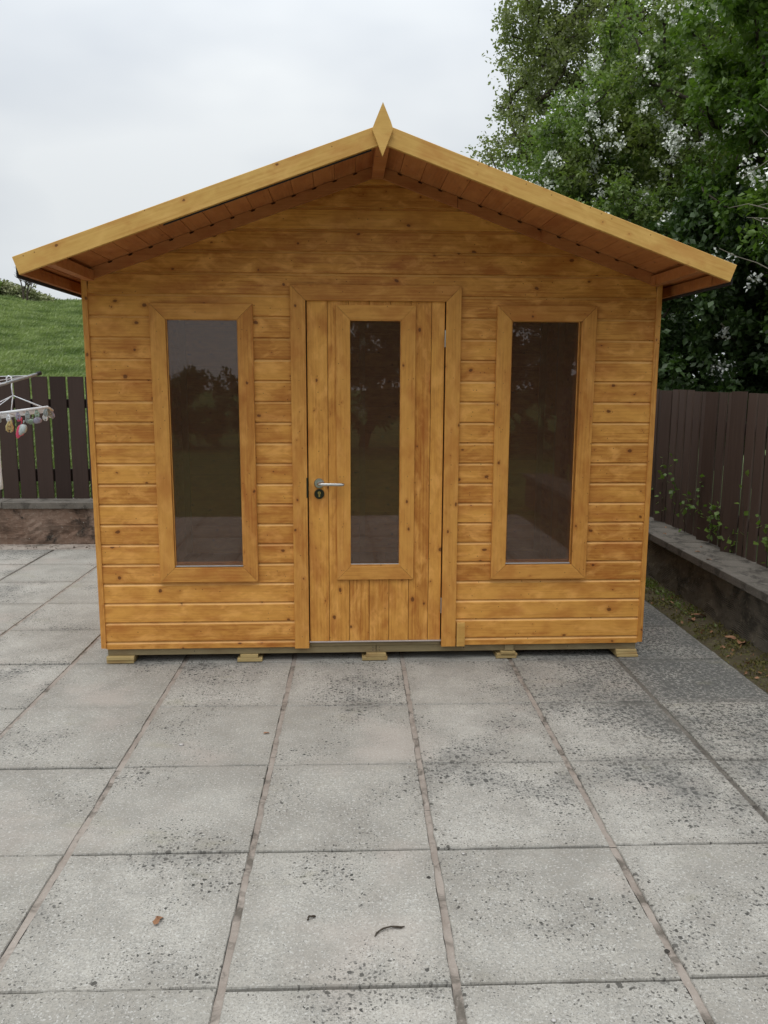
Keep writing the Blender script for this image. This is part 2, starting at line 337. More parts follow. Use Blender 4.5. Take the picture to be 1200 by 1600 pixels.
def hill_mat():
    m, t, b = newmat('windblown_meadow'); g = t.nodes.new('ShaderNodeNewGeometry'); P = g.outputs['Position']
    a = noise(t, mapping(t, P, (.35, .22, 1.2)), 1.2, 5, .6, .8); f = noise(t, mapping(t, P, (1.0, .8, 3)), 3.2, 5, .7, .5)
    col = mix(t, ramp(t, f, .35, .65), (.17, .25, .08), (.26, .35, .14))
    col = mix(t, math_(t, 'MULTIPLY', ramp(t, a, .45, .66), .6), col, (.15, .24, .07))
    t.links.new(col, b.inputs['Base Color']); b.inputs['Roughness'].default_value = .8; b.inputs['Specular IOR Level'].default_value = .2
    bump(t, b, f, .9, .25); return m
M['hill'] = hill_mat()
def leaf_mat(name, c0, c1, c2, sheen=.45, trans=.28, sc=(1, 1, 1), amt=.75):
    m, t, b = newmat(name); at = t.nodes.new('ShaderNodeAttribute'); at.attribute_name = 'rnd'
    g = t.nodes.new('ShaderNodeNewGeometry'); n = noise(t, mapping(t, g.outputs['Position'], sc), .9, 3, .6)
    col = mix(t, at.outputs['Fac'], c0, c1); col = mix(t, math_(t, 'MULTIPLY', ramp(t, n, .42, .66), amt), col, c2)
    t.links.new(col, b.inputs['Base Color']); b.inputs['Roughness'].default_value = sheen; b.inputs['Specular IOR Level'].default_value = .4
    tl = t.nodes.new('ShaderNodeBsdfTranslucent'); t.links.new(mix(t, 1., col, (1.1, 1.3, .5), 'MULTIPLY'), tl.inputs[0])
    ms = t.nodes.new('ShaderNodeMixShader'); ms.inputs[0].default_value = trans; out = t.nodes['Material Output']
    t.links.new(b.outputs[0], ms.inputs[1]); t.links.new(tl.outputs[0], ms.inputs[2]); t.links.new(ms.outputs[0], out.inputs[0]); return m
M['leaf_far'] = leaf_mat('greygreen_leaves', (.17, .195, .085), (.27, .295, .15), (.17, .18, .08), .4, .4)
M['leaf_haw'] = leaf_mat('hawthorn_leaves', (.11, .17, .055), (.20, .265, .085), (.19, .215, .07), .4, .38)
M['leaf_near'] = leaf_mat('bright_broad_leaves', (.060, .115, .022), (.115, .19, .036), (.15, .225, .045), .4, .38)
M['leaf_dark'] = leaf_mat('dark_evergreen_leaves', (.035, .065, .020), (.065, .11, .034), (.05, .085, .028))
M['leaf_grass'] = leaf_mat('meadow_blades', (.22, .275, .115), (.38, .44, .225), (.13, .185, .07), .6, .2, (.55, .30, 3.), .85)
M['leaf_moss'] = leaf_mat('moss_and_weeds', (.075, .080, .014), (.15, .135, .030), (.11, .085, .03), .7, .15)
M['leaf_gorse'] = leaf_mat('gorse', (.20, .225, .11), (.32, .33, .18), (.24, .25, .12), .6, .1)
M['blossom'] = plain('white_blossom', (.78, .80, .74), .7)
M['bark'] = rough_mat('bark', ((.060, .048, .036), (.085, .070, .052), (.035, .028, .02), (.12, .10, .08)), (6, 40), .8, .02)
M['twig'] = plain('pale_bare_twig', (.19, .165, .13), .8, nscale=50, namp=.3)
M['dead_leaf'] = plain('dead_brown_leaf', (.25, .125, .062), .7, nscale=60, namp=.3)

# ------------------------------------------------------------------ setting frame: paving axes
def pw(u, v, z=0.):
    c, s = math.cos(PP), math.sin(PP); return (PX+u*c-v*s, PY+u*s+v*c, z)
ARX, ARY = (math.cos(PP), math.sin(PP), 0), (-math.sin(PP), math.cos(PP), 0)

# terrain sheet: flat garden, meadow rising behind the fence
WALL_V = 5.115                                         # face of the back garden wall, in paving v
def hill_z(x, y):
    d = y-8.2-max(0, 0)*0
    if d <= 0: return -.03
    s = min(1., d/1.2); base = .55*s
    crest = 62.
    k = min(d/crest, 1.)
    z = base + 8.1*(k**1.12)
    if d > crest: z -= (d-crest)*.05 + .0006*(d-crest)**2
    ang = x/max(y, 1.)
    fx = 1.0+.10*math.sin(ang*9+1.2)                   # crest rolls gently sideways
    bmp = .10*math.sin(x*.9+y*.35)+.07*math.sin(x*2.1-y*.8+1)+.05*math.sin(x*.5+y*1.7)
    return z*fx + bmp*min(1., d/10)
xs = np.concatenate([np.linspace(-160, -60, 12), np.linspace(-55, -2, 110), np.linspace(0, 30, 24), np.linspace(40, 160, 10)])
ys = np.concatenate([np.linspace(-120, -14, 8), np.linspace(-12, 8.0, 20), np.linspace(8.25, 20, 50), np.linspace(20.5, 80, 110), np.linspace(84, 300, 14)])
def right_drop(x, y):                                   # east of the right fence the ground stays low under the trees
    return 0 if x < 1 else min(1., (x-1)/3.)
v = []; 
for y in ys:
    for x in xs:
        z = hill_z(x, y); 
        if y > 8.2: z = z*(1-.92*right_drop(x, y))
        v.append((x, y, z-.02 if y <= 8.2 else z))
f = []; nx = len(xs)
for j in range(len(ys)-1):
    for i in range(nx-1):
        a = j*nx+i; f.append((a, a+1, a+1+nx, a+nx))
ter = link('hillside', mesh('hillside', v, f, True), None, M['hill'])
ter.data.materials.append(M['lawn']); 
for p in ter.data.polygons:
    if p.center.y < 8.2: p.material_index = 1
tag(ter, kind='structure', label='green meadow hillside rising behind the brown fence')

# paving ------------------------------------------------------------------
paving = MB(); 
c4 = [pw(-9.3, -3.1, -.012), pw(1.85, -3.1, -.012), pw(1.85, WALL_V+.02, -.012), pw(-9.3, WALL_V+.02, -.012)]
paving.add([(*p[:2], -.012) for p in c4]+[(*p[:2], -.1) for p in c4], [(0, 1, 2, 3), (0, 4, 5, 1), (1, 5, 6, 2), (2, 6, 7, 3), (3, 7, 4, 0)])
pav = paving.build('paving', M['bed']); tag(pav, kind='structure', label='grey concrete slab paving of the patio')
def slab_mesh(k, W=.5905, D=.6045, T=.045):
    r = random.Random(k); n = 14; loop = []
    def side(p, q, nrm):
        for i in range(n):
            tt = i/n; j = r.gauss(0, .0009)
            if r.random() < .05: j -= r.uniform(.002, .007)
            if i == 0: j = -.001
            loop.append((p[0]+(q[0]-p[0])*tt+nrm[0]*j, p[1]+(q[1]-p[1])*tt+nrm[1]*j))
    a, b_ = W/2, D/2
    side((-a, -b_), (a, -b_), (0, 1)); side((a, -b_), (a, b_), (-1, 0)); side((a, b_), (-a, b_), (0, -1)); side((-a, b_), (-a, -b_), (1, 0))
    m_ = len(loop); vv = []
    for x, y in loop: vv.append((x*.9925, y*.9925, 0))
    for x, y in loop: vv.append((x, y, -.0035-r.random()*.0015))
    for x, y in loop: vv.append((x, y, -T))
    ff = [tuple(range(m_))]
    for lv in (0, 1):
        for i in range(m_): a0 = lv*m_+i; b0 = lv*m_+(i+1) % m_; ff.append((a0, a0+m_, b0+m_, b0))
    return mesh('slab', vv, ff)
SLABS = [slab_mesh(k) for k in range(9)]
for sm in SLABS: sm.materials.append(M['slab'])
R2 = random.Random(3)
for i in range(-15, 3):
    for j in range(-5, 8):
        if i < -11 and j < 0: continue
        o = link('slab', R2.choice(SLABS), pav)
        w_ = pw((i+.5)*PS+.0, (j+.5)*PS+(.004*math.sin(i*2.1)), 0)
        o.location = (w_[0], w_[1], R2.uniform(-.0025, .0025)); o.rotation_euler = (R2.uniform(-.0022, .0022), R2.uniform(-.0022, .0022), PP+R2.uniform(-.0035, .0035)+R2.choice((0, math.pi)))
# mortar strips in the long joints
for i in range(-15, 3):
    mb = MB(); r = random.Random(i+50); y = -3.0
    while y < 4.85:
        L = r.uniform(.25, .8); x0, x1 = i*PS-.0135, i*PS+.0135; z = -.0035-r.uniform(0, .003)
        if True:
            seg = 14; top = []
            for q in range(seg+1):
                yy = y+L*q/seg; a = pw(x0+r.uniform(0, .005), yy); b_ = pw(x1+r.gauss(-.0005, .0015), yy); top += [(a[0], a[1], z), (b_[0], b_[1], z+r.uniform(-.001, .001))]
            mb.add(top, [(2*q, 2*q+1, 2*q+3, 2*q+2) for q in range(seg)])
        y += L+.0005
    if mb.v: mb.build('mortar_joint', M['mortar'] if -5 < i < 2 else M['coping'], pav)
# ragged crumbly edge of mortar before the back wall
mb = MB(); r = random.Random(5)
for k in range(900):
    u = r.uniform(-6.5, 1.7); vv_ = r.uniform(4.93, 5.11); p = pw(u, vv_, 0); s_ = r.uniform(.006, .022)
    pts = [(p[0]+r.uniform(-1, 1)*s_, p[1]+r.uniform(-1, 1)*s_, -.01+r.random()*.6*s_) for _ in range(5)]
    top = (p[0], p[1], s_*.8); mb.add(pts+[top], [(0, 1, 5), (1, 2, 5), (2, 3, 5), (3, 4, 5), (4, 0, 5)])
q = [pw(-9, 4.915, -.002), pw(1.84, 4.915, -.002), pw(1.84, 5.12, .008), pw(-9, 5.12, .008)]; mb.add(q, [(0, 1, 2, 3)])
tag(mb.build('rubble_edge', M['mortar']), 'crumbled gritty mortar strip between paving and the back wall', 'rubble', kind='stuff')

# moss strip along the right wall -------------------------------------------
mb = MB(); r = random.Random(8); nv, nu = 120, 9; base = []
for j in range(nv+1):
    vv_ = -2.8+(7.9)*j/nv
    for i in range(nu+1):
        u = 1.838+.29*i/nu; p = pw(u, vv_); base.append((p[0], p[1], -.012+.03*(i/nu)**1.5+r.uniform(-.005, .007)))
mb.add(base, [(j*(nu+1)+i, j*(nu+1)+i+1, (j+1)*(nu+1)+i+1, (j+1)*(nu+1)+i) for j in range(nv) for i in range(nu)])
tag(mb.build('soil_strip', M['soil'], smooth=True), kind='structure', label='mossy soil strip between slabs and right wall')

# walls ----------------------------------------------------------------------
def wall_line(u0, v0, u1, v1): return (u0, v0, u1, v1)
def garden_wall(name, label, p0, p1, zt, th, mat, cop_len, cop_w, cop_over, cop_t, seed):
    """p0->p1 is the visible face, body lies to the left of the direction (ex x up)"""
    p0 = Vector((*p0[:2], 0)); p1 = Vector((*p1[:2], 0)); L = (p1-p0).length; ex = (p1-p0).normalized(); ey = Vector((-ex.y, ex.x, 0))
    body = zt-cop_t; r = random.Random(seed)
    root = empty(name, p0, math.atan2(ex.y, ex.x))
    tag(root, label, 'wall')
    vv = []; nL, nz_ = int(L/.05), 10
    for j in range(nz_+1):
        for i in range(nL+1):
            vv.append((L*i/nL, r.gauss(0, .0022), body*j/nz_-.03*(j == 0)))
    ff = [(j*(nL+1)+i, j*(nL+1)+i+1, (j+1)*(nL+1)+i+1, (j+1)*(nL+1)+i) for j in range(nz_) for i in range(nL)]
    o = len(vv); vv += [(0, .01, -.05), (L, .01, -.05), (L, th, -.05), (0, th, -.05), (0, .01, body), (L, .01, body), (L, th, body), (0, th, body)]
    ff += [(o+3, o, o+4, o+7), (o+1, o+2, o+6, o+5), (o+2, o+3, o+7, o+6), (o+4, o+5, o+6, o+7)]
    link('wall_body', mesh('wall_body', vv, ff), root, mat)
    x = 0
    while x < L-.05:
        l = min(cop_len, L-x)
        c = plank('coping_slab', l-.006, cop_w, cop_t, M['coping'], root, (x, -cop_over, body+.001+r.uniform(0, .004)), (1, 0, 0), (0, 1, 0), .004)
        c.rotation_euler.rotate_axis('Z', r.uniform(-.004, .004)); x += cop_len
    return root
bw0, bw1 = pw(-9, WALL_V), pw(2.3, WALL_V)
garden_wall('garden_wall', 'low brown combed stone wall under the fence left of the summerhouse', bw0, bw1, .413, .30, M['back_wall'], .9, .33, .022, .062, 1)
def right_u(v): return 2.098+.0035*(4.-v)*2
rw0, rw1 = pw(2.13, -4), pw(2.092, 5.08)
# body should lie to the right (outside): run the line from far to near
garden_wall('garden_wall', 'low dark stained rendered wall with wide coping on the right', rw1, rw0, .378, .27, M['side_wall'], .6, .36, .045, .055, 2)

# fences ----------------------------------------------------------------------
def fence(label, p0, p1, z0, ztop0, ztop1, wv, gap, seed, rails, side, fm='fence'):
    p0 = Vector((*p0[:2], 0)); p1 = Vector((*p1[:2], 0)); L = (p1-p0).length; ex = (p1-p0).normalized()
    root = empty('fence', p0, math.atan2(ex.y, ex.x)); tag(root, label, 'fence'); r = random.Random(seed); x = 0
    while x < L:
        zt = ztop0+(ztop1-ztop0)*x/L+r.uniform(-.004, .004); hgt = round(zt-z0, 2)
        o = plank('fence_pale', hgt, wv, .016, M[fm], root, (x+wv, 0, z0), (0, 0, 1), (-1, 0, 0), .004)
        o.matrix_local = frame((x+wv, r.uniform(0, .004), z0), (r.uniform(-.004, .004), r.uniform(-.003, .003), 1), (-1, 0, 0)) if side > 0 else frame((x, 0, z0), (r.uniform(-.004, .004), 0, 1), (1, 0, 0))
        x += wv+gap
    for za, zb in rails:
        y0 = .024 if side > 0 else -.062
        plank('fence_rail', L, .038, zb-za, M['rail'], root, (0, y0, za), (1, 0, 0), (0, 1, 0))
    k = .9
    while k < L:
        y0 = .064 if side > 0 else -.14
        plank('fence_post', ztop0-z0+.3, .075, .075, M['rail'], root, (k, y0, z0-.36), (0, 0, 1), (0, 1, 0)); k += 1.8
    return root
# back fence: pales placed so that gaps fall where the photograph has them
FV = WALL_V+.245
fence('tall dark brown fence of upright boards with green gaps left of the summerhouse', pw(-9+.105, FV), pw(2.4, FV), .40, 1.595, 1.585, .149, .019, 4, ((1.29, 1.375), (.58, .70)), 1)
fr_far, fr_near = pw(2.345, 5.25), pw(2.52, -4)
fence('dark brown close-boarded fence above the low wall on the right', fr_near, fr_far, .36, 1.47, 1.50, .110, .028, 5, ((.55, .63), (1.2, 1.28)), -1, 'fence_right')

# ------------------------------------------------------------------ the summerhouse
PSI = .0511
SH = empty('summerhouse', (-.0418, 4.3567, 0), PSI)
tag(SH, 'honey stained timber summerhouse with glazed door and two tall windows', 'summerhouse')
UP = (0, 0, 1); U = (1, 0, 0); OUT = (0, -1, 0)
HW, DEP = 1.525, 2.35
PITCHW = .1105; Z0 = .129
RS = .356; RZ = 2.652                                   # underside of roof boards at the ridge, slope
def roof_u(z, off=0): return (RZ-off-z)/RS
SPROF = [(0, 0), (0, .016)]                              # replaced below
def siding(parent, z, hgt, xa, xb, fa=None, fb=None, org=(0, 0, 0), ex=U, mat=None, name='siding_board'):
    """one tongue-and-groove board: local X along the wall, Y up, Z outwards"""
    h_ = hgt
    prof = [(.0008, 0), (h_-.0005, 0), (h_-.0005, .003), (h_+.007, .003), (h_+.007, .0065), (h_-.0040, .0065), (h_-.0150, .0148), (h_-.0172, .0165), (.0014, .0165), (.0006, .0157)]
    key = ('s', round(hgt, 4), round(xb-xa, 4), fa is None and fb is None, (mat or M['siding']).name)
    if fa is None and fb is None and key in _cache: me = _cache[key]
    else:
        s_ = (lambda y, zz: 0.) if fa is None else (lambda y, zz: fa(z+y)-xa)
        e_ = (lambda y, zz: xb-xa) if fb is None else (lambda y, zz: fb(z+y)-xa)
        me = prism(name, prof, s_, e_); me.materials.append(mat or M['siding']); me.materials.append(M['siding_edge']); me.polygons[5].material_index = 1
        if fa is None and fb is None: _cache[key] = me
    o = link(name, me, parent); exv = Vector(ex)
    o.matrix_local = frame(Vector(org)+exv*xa+Vector((0, 0, z)), ex, UP); return o

# front wall: a frame of studs, boards as its pieces
fw = MB()
for a, b_ in ((-1.50, -1.455), (-1.165, -1.12), (-.71, -.665), (-.43, -.385), (.385, .43), (.655, .70), (1.108, 1.153), (1.455, 1.50)):
    fw.box(a, b_, .003, .045, .125, 2.03)
fw.box(-1.455, 1.455, .003, .045, 2.03, 2.075); fw.box(-1.12, -.71, .004, .045, 1.90, 1.945); fw.box(-1.12, -.71, .004, .045, .49, .535)
fw.box(.70, 1.108, .004, .045, 1.90, 1.945); fw.box(.70, 1.108, .004, .045, .49, .535)
FW = fw.build('front_wall', M['inner'], SH)
WIN = [(-1.10, -.73, .555, 1.877), (.718, 1.085, .557, 1.880)]
DOOR = (-.373, .363, .119, 1.979)
lims = [-1.50, 1.50]
rows = [(.084, .045)]+[(Z0+PITCHW*k, PITCHW) for k in range(23)]
for z, hh in rows:
    top = z+hh
    cuts = []
    for a, b_, c, d in WIN:
        if z < d-.02 and top > c+.02: cuts.append((a-.012, b_+.012))
    if z < DOOR[3]+.02: cuts.append((DOOR[0]-.012, DOOR[1]+.012))
    cuts.sort(); segs = []; x = -1.50
    for a, b_ in cuts: segs.append((x, a)); x = b_
    segs.append((x, 1.50))
    for a, b_ in segs:
        fa = fb = None
        if top > RZ-.03-RS*1.5:
            lim = lambda zz: max(.004, min(1.50, roof_u(zz, .022)))
            if a == -1.50: fa = lambda zz: -lim(zz)
            if b_ == 1.50: fb = lambda zz: lim(zz)
        if z > RZ-.06: continue
        siding(FW, z, hh, a, b_, fa, fb)
# corner trims
for s_ in (-1, 1):
    x0 = -1.526 if s_ < 0 else 1.498
    plank('corner_trim', 2.0, .028, .022, M['trim'], FW, (x0, -.0, .092) if True else 0, UP, (1, 0, 0)).matrix_local = frame((x0+.028, -.002, .092), UP, (-1, 0, 0))
# side and back walls: boards seen from outside and inside
def side_wall(name, x_org, ex, L, gable=False):
    st = MB(); k = 0
    n = int(L/.6)+1
    for i in range(n+1):
        a = min(L-.045, i*L/n); 
        o_ = Vector(x_org); e = Vector(ex); outd = e.cross(Vector(UP)); ind = -outd
        p = [o_+e*a+ind*.001, o_+e*(a+.045)+ind*.001, o_+e*(a+.045)+ind*.045, o_+e*a+ind*.045]
        st.add([(q.x, q.y, .125) for q in p]+[(q.x, q.y, 2.03) for q in p], [(0, 1, 2, 3), (7, 6, 5, 4), (0, 4, 5, 1), (1, 5, 6, 2), (2, 6, 7, 3), (3, 7, 4, 0)])
    W = st.build(name, M['inner'], SH)
    for z, hh in rows:
        if not gable:
            if z+hh > 2.13: continue
            siding(W, z, hh, 0, L, org=x_org, ex=ex)
        else:
            if z > RZ-.06: continue
            fa = fb = None
            if z+hh > RZ-.03-RS*1.5:
                lim = lambda zz: max(.004, min(1.50, roof_u(zz, .02)))
                fa = lambda zz: 1.5-lim(zz); fb = lambda zz: 1.5+lim(zz)
            siding(W, z, hh, 0, L, fa, fb, org=x_org, ex=ex)
    return W
side_wall('side_wall', (-1.50, DEP, 0), (0, -1, 0), DEP-.004)
side_wall('side_wall', (1.50, .004, 0), (0, 1, 0), DEP-.004)
side_wall('back_wall', (1.50, DEP, 0), (-1, 0, 0), 3.0, True)
# floor: boards on bearers
fl = MB(); fl.box(-1.49, 1.49, .02, DEP-.01, .085, .104); FLo = fl.build('floor', M['inner'], SH)
for k in range(27):
    plank('floor_board', DEP-.06, .1085, .016, M['inner'], FLo, (-1.49+.1105*k+.1085, .03, .105), (0, 1, 0), (-1, 0, 0))
# base frame
box('base_beam', -1.497, -.002, .001, .04, .043, .0835, M['treated'], SH)
box('base_beam', .002, 1.497, .001, .04, .043, .0835, M['treated'], SH)
box('sill_plate', -.372, .362, -.006, .03, .0845, .1085, M['treated'], SH)
box('threshold_strip', -.375, .370, -.022, .03, .109, .1175, M['threshold'], SH)
for k in range(5):
    x = (-1.45, -.72, 0., .74, 1.45)[k]; box('bearer', x-.022, x+.022, .042, DEP-.02, .043, .083, M['treated'], SH)
# the feet: stacked offcuts
for (a, b_, n_) in ((-1.503, -1.355, 2), (-.78, -.642, 2), (-.08, .063, 2), (.687, .802, 3), (1.385, 1.508, 3)):
    r = random.Random(int(a*100)); z = 0.001; hh = .0418/n_
    for q in range(n_):
        sh = r.uniform(-.012, .006) if q else 0; cut = .022 if q == n_-1 and abs(a) < 1 else 0
        o = box('support_block', a+cut+sh*.5, b_-cut*.6+sh, -.018+r.uniform(-.006, .006), .12, z, z+hh-.0006, M['pale_timber'], SH); z += hh
# battens: little block by the door frame, small patch on the base
box('batten_block', .453, .499, -.040, -.0175, .083, .222, M['fascia'], FW)
box('base_patch', .735, .785, -.010, .000, .045, .082, M['treated'], SH)

def mitred(name, x0, x1, z0, z1, w_, th, y, mat, parent, bottom=True):
    """four (or three) mitred boards lying on the wall, front face at y-th"""
    L = x1-x0-.0018; H = z1-z0-.0018; e_ = .0009
    org = lambda x, z: (x, y, z)
    plank(name, L, w_, th, mat, parent, org(x1-e_, z1), (-1, 0, 0), (0, 0, -1), .002, ms=1, me_=-1)
    if bottom: plank(name, L, w_, th, mat, parent, org(x0+e_, z0), (1, 0, 0), (0, 0, 1), .002, ms=1, me_=-1)
    plank(name, H, w_, th, mat, parent, org(x0, z1-e_), (0, 0, -1), (1, 0, 0), .002, ms=1, me_=-1 if bottom else 0)
    plank(name, H, w_, th, mat, parent, org(x1, z0+e_), (0, 0, 1), (-1, 0, 0), .002, ms=1 if bottom else 0, me_=-1)
def reveal(x0, x1, z0, z1, y0, y1, mat, parent, name):
    mb = MB(); tck = .008
    mb.box(x0-tck, x0, y0, y1, z0-tck, z1+tck); mb.box(x1, x1+tck, y0, y1, z0-tck, z1+tck); mb.box(x0, x1, y0, y1, z1, z1+tck); mb.box(x0, x1, y0, y1, z0-tck, z0)
    return mb.build(name, mat, parent)
def rb(o):  return o
# windows
for n_, (a, b_, c, d) in enumerate(WIN):
    wn = reveal(a, b_, c, d, -.018, .05, M['trim'], SH, 'window')
    mitred('frame_board', a-.0835 if n_ == 0 else a-.080, b_+.079 if n_ == 0 else b_+.09, c-.086, d+.080, .081, .020, -.0168, M['trim'], wn)
    g = MB(); g.box(a-.004, b_+.004, -.021, -.017, c-.004, d+.004); gp = g.build('glass_pane', M['glass'], wn)
    g = MB(); bw_ = .0045; g.box(a, a+bw_, -.0265, -.0215, c+bw_, d); g.box(b_-bw_, b_, -.0265, -.0215, c+bw_, d); g.box(a+bw_, b_-bw_, -.0265, -.0215, d-bw_, d)
    g.build('glazing_bead', M['trim'], wn)
    g = MB(); g.box(a, b_, -.0275, -.0215, c, c+bw_+.001); g.build('glazing_bead', M['sealant'], wn)
# door frame on the wall
mitred('door_frame_board', -.456, .446, .083, 2.057, .080, .021, -.0168, M['trim'], FW, bottom=False)
dj = MB(); dj.box(-.385, -.3765, -.015, .045, .12, 1.99); dj.box(.3665, .375, -.015, .045, .12, 1.99); dj.box(-.3765, .3665, -.015, .045, 1.983, 1.992)
dj.box(-.3765, -.36, .02, .045, .12, 1.982); dj.box(.35, .3665, .02, .045, .12, 1.982); dj.build('door_jamb', M['black'], FW)
# door
dx0, dx1, dz0, dz1 = DOOR
ga, gb, gc, gd = -.145, .124, .560, 1.875
dr = MB()
dr.box(dx0+.012, ga-.002, .001, .018, dz0+.02, dz1-.02); dr.box(gb+.002, dx1-.012, .001, .018, dz0+.02, dz1-.02)
dr.box(ga-.002, gb+.002, .001, .018, dz0+.02, gc-.002); dr.box(ga-.002, gb+.002, .001, .018, gd+.002, dz1-.02)
DR = dr.build('door', M['inner'], SH)
seams = [dx0+.0015, -.262, -.150, -.040, .070, .180, .290, dx1-.0015]
for a, b_ in zip(seams[:-1], seams[1:]):
    if b_ < ga+.01 or a > gb-.01:
        o = plank('door_plank', dz1-dz0, round(b_-a-.0022, 4), .019, M['siding'], DR, (a, 0, dz0), UP, U); o.matrix_local = frame((b_-.0011, 0, dz0), UP, (-1, 0, 0))
    else:
        for z_, l in ((dz0, gc-.01-dz0), (gd+.012, dz1-gd-.012)):
            o = plank('door_plank', l, round(b_-a-.0022, 4), .019, M['siding'], DR, (a, 0, z_), UP, U); o.matrix_local = frame((b_-.0011, 0, z_), UP, (-1, 0, 0))
# planks whose edge crosses the glazing: trimmed by the reveal and the frame boards
for o in [c for c in DR.children if c.name.startswith('door_plank')]:
    pass
gr = reveal(ga, gb, gc, gd, -.030, .02, M['trim'], DR, 'glazing_reveal')
mitred('glazing_frame_board', -.218, .205, .475, 1.956, .076, .015, -.0195, M['trim'], DR)
g = MB(); g.box(ga-.003, gb+.003, -.021, -.017, gc-.003, gd+.003); g.build('glass_pane', M['glass'], DR)
g = MB(); g.box(ga, gb, -.0270, -.0215, gc, gc+.0045); g.build('glazing_bead', M['sealant'], DR)
# hinges, lock keep
for z in (1.786, .322):
    hb = MB(); hb.box(.3600, .3675, -.026, -.0225, z-.044, z+.044)
    for q in range(5): hb.tube([(.3635, -.028, z-.044+q*.0178), (.3635, -.028, z-.044+q*.0178+.0165)], .0042, 10)
    hb.build('hinge', M['steel'], DR)
kp = MB(); kp.box(-.381, -.3735, -.0395, -.014, .935, 1.044); kp.build('keep_plate', M['dark_metal'], DR)
# lever handle
hx, hz = -.3125, 1.013
hd = MB()
hd.tube([(hx, -.019, hz), (hx, -.0265, hz), (hx, -.029, hz)], [.027, .027, .0245], 32)
HD = hd.build('handle', M['steel'], DR)
lv = MB(); lv.tube([(hx, -.028, hz), (hx, -.055, hz-.001), (hx+.004, -.062, hz-.001), (hx+.014, -.066, hz-.001), (hx+.06, -.066, hz-.002), (hx+.122, -.066, hz-.003), (hx+.131, -.064, hz-.003), (hx+.134, -.060, hz-.003)], [.0105, .0098, .0098, .0096, .0094, .0092, .0085, .004], 14)
lv.build('lever', M['steel'], HD, True)
es = MB(); es.tube([(hx, -.019, .9545), (hx, -.0265, .9545), (hx, -.0285, .9545)], [.0272, .0272, .025], 32); ES = es.build('lock_escutcheon', M['dark_metal'], DR)
cy = MB(); cy.tube([(hx, -.0284, .9605), (hx, -.0305, .9605)], .0085, 18); cy.box(hx-.0042, hx+.0042, -.0305, -.0284, .939, .955); cy.build('lock_cylinder', M['brass'], ES)
cs = MB(); cs.box(hx-.001, hx+.001, -.0312, -.0304, .954, .967); cs.build('keyhole', M['black'], ES)
# screws on the base and nails on the frames (flat heads, real little discs)
def nails(parent, pts, r_, mat, nm):
    mb = MB()
    for x, y, z in pts: mb.tube([(x, y+.0012, z), (x, y-.0006, z)], r_, 8)
    return tag(mb.build(nm, mat, parent), kind='stuff')
nails(SH, [(x, .0008, z) for x, z in ((-.018, .055), (-.018, .072), (.018, .055), (.018, .072), (-1.02, .063), (-.6, .064), (.5, .062), (1.1, .064), (.76, .064))], .0028, M['black'], 'screw_heads')
pts = []
for s_, xx in ((-1, -1.141), (-1, -.689), (1, .678), (1, 1.135)):
    for q in range(6): pts.append((xx+random.uniform(-.008, .008), -.0369, .53+q*.26+random.uniform(-.02, .02)))
for xx in (-.417, .407):
    for q in range(7): pts.append((xx+random.uniform(-.006, .006), -.0379, .16+q*.28+random.uniform(-.02, .02)))
for xx in (-.181, .168):
    for q in range(6): pts.append((xx, -.0347, .53+q*.26))
for z, hh in rows[1:]:
    for xx in (-1.47, -.60, -.50, .52, .60, 1.24, 1.47):
        if z < 2. and random.random() < .6: pts.append((xx+random.uniform(-.01, .01), -.0166, z+.05+random.uniform(-.02, .02)))
nails(FW, pts, .0018, M['black'], 'nail_heads')

# roof -------------------------------------------------------------------
OV = .62; RDEP = DEP+.06
A = math.atan(RS); ca, sa = math.cos(A), math.sin(A)
EU = 1.615                                              # eave half width
ft = MB(); t1 = .014                                    # felt skin over both slopes
for s_ in (-1, 1):
    o1 = .0125/ca
    pr = [(0, RZ+o1+.001), (s_*(EU+.008), RZ-RS*(EU+.008)+o1+.001), (s_*(EU+.008), RZ-RS*(EU+.008)+o1+.005), (0, RZ+o1+.005)]
    vv = [(x, -OV+.012, z) for x, z in pr]+[(x, RDEP, z) for x, z in pr]
    ff = [(0, 1, 2, 3), (7, 6, 5, 4), (0, 4, 5, 1), (1, 5, 6, 2), (2, 6, 7, 3), (3, 7, 4, 0)]
    ft.add(vv, ff)
    # felt folded down over the eave
    x0, x1 = (s_*(EU+.004), s_*(EU+.009)); x0, x1 = min(x0, x1), max(x0, x1); zt = RZ-RS*(EU+.008)+o1+.003
    ft.box(x0, x1, -OV+.014, RDEP-.001, zt-.082, zt)
ROOF = ft.build('roof', M['felt'], SH)
seL = [-(.0185+.1045*k) for k in range(16)]; 
for s_ in (-1, 1):
    x = .0095
    for k in range(16):
        xa, xb = x, min(x+.1045, EU)
        if xb-xa < .01: break
        # board runs front to back; local X = depth, Y = down the slope, Z = outward normal below/above
        wd = round((xb-xa)/ca-.0012, 4); n_up = Vector((s_*sa, 0, ca)); dn = Vector((s_*ca, 0, -sa))
        if s_ > 0:   # ex = -y..: ex x ey = up normal ; ey = dn ; ex = ey x ez
            ex = dn.cross(n_up)
        else: ex = dn.cross(n_up)
        yo = -OV+.020 if ex.y > 0 else RDEP
        org = Vector((s_*xa, yo, RZ-RS*xa+random.uniform(0, .0008)))
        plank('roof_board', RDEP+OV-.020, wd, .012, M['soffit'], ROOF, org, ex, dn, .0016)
        x += .1045
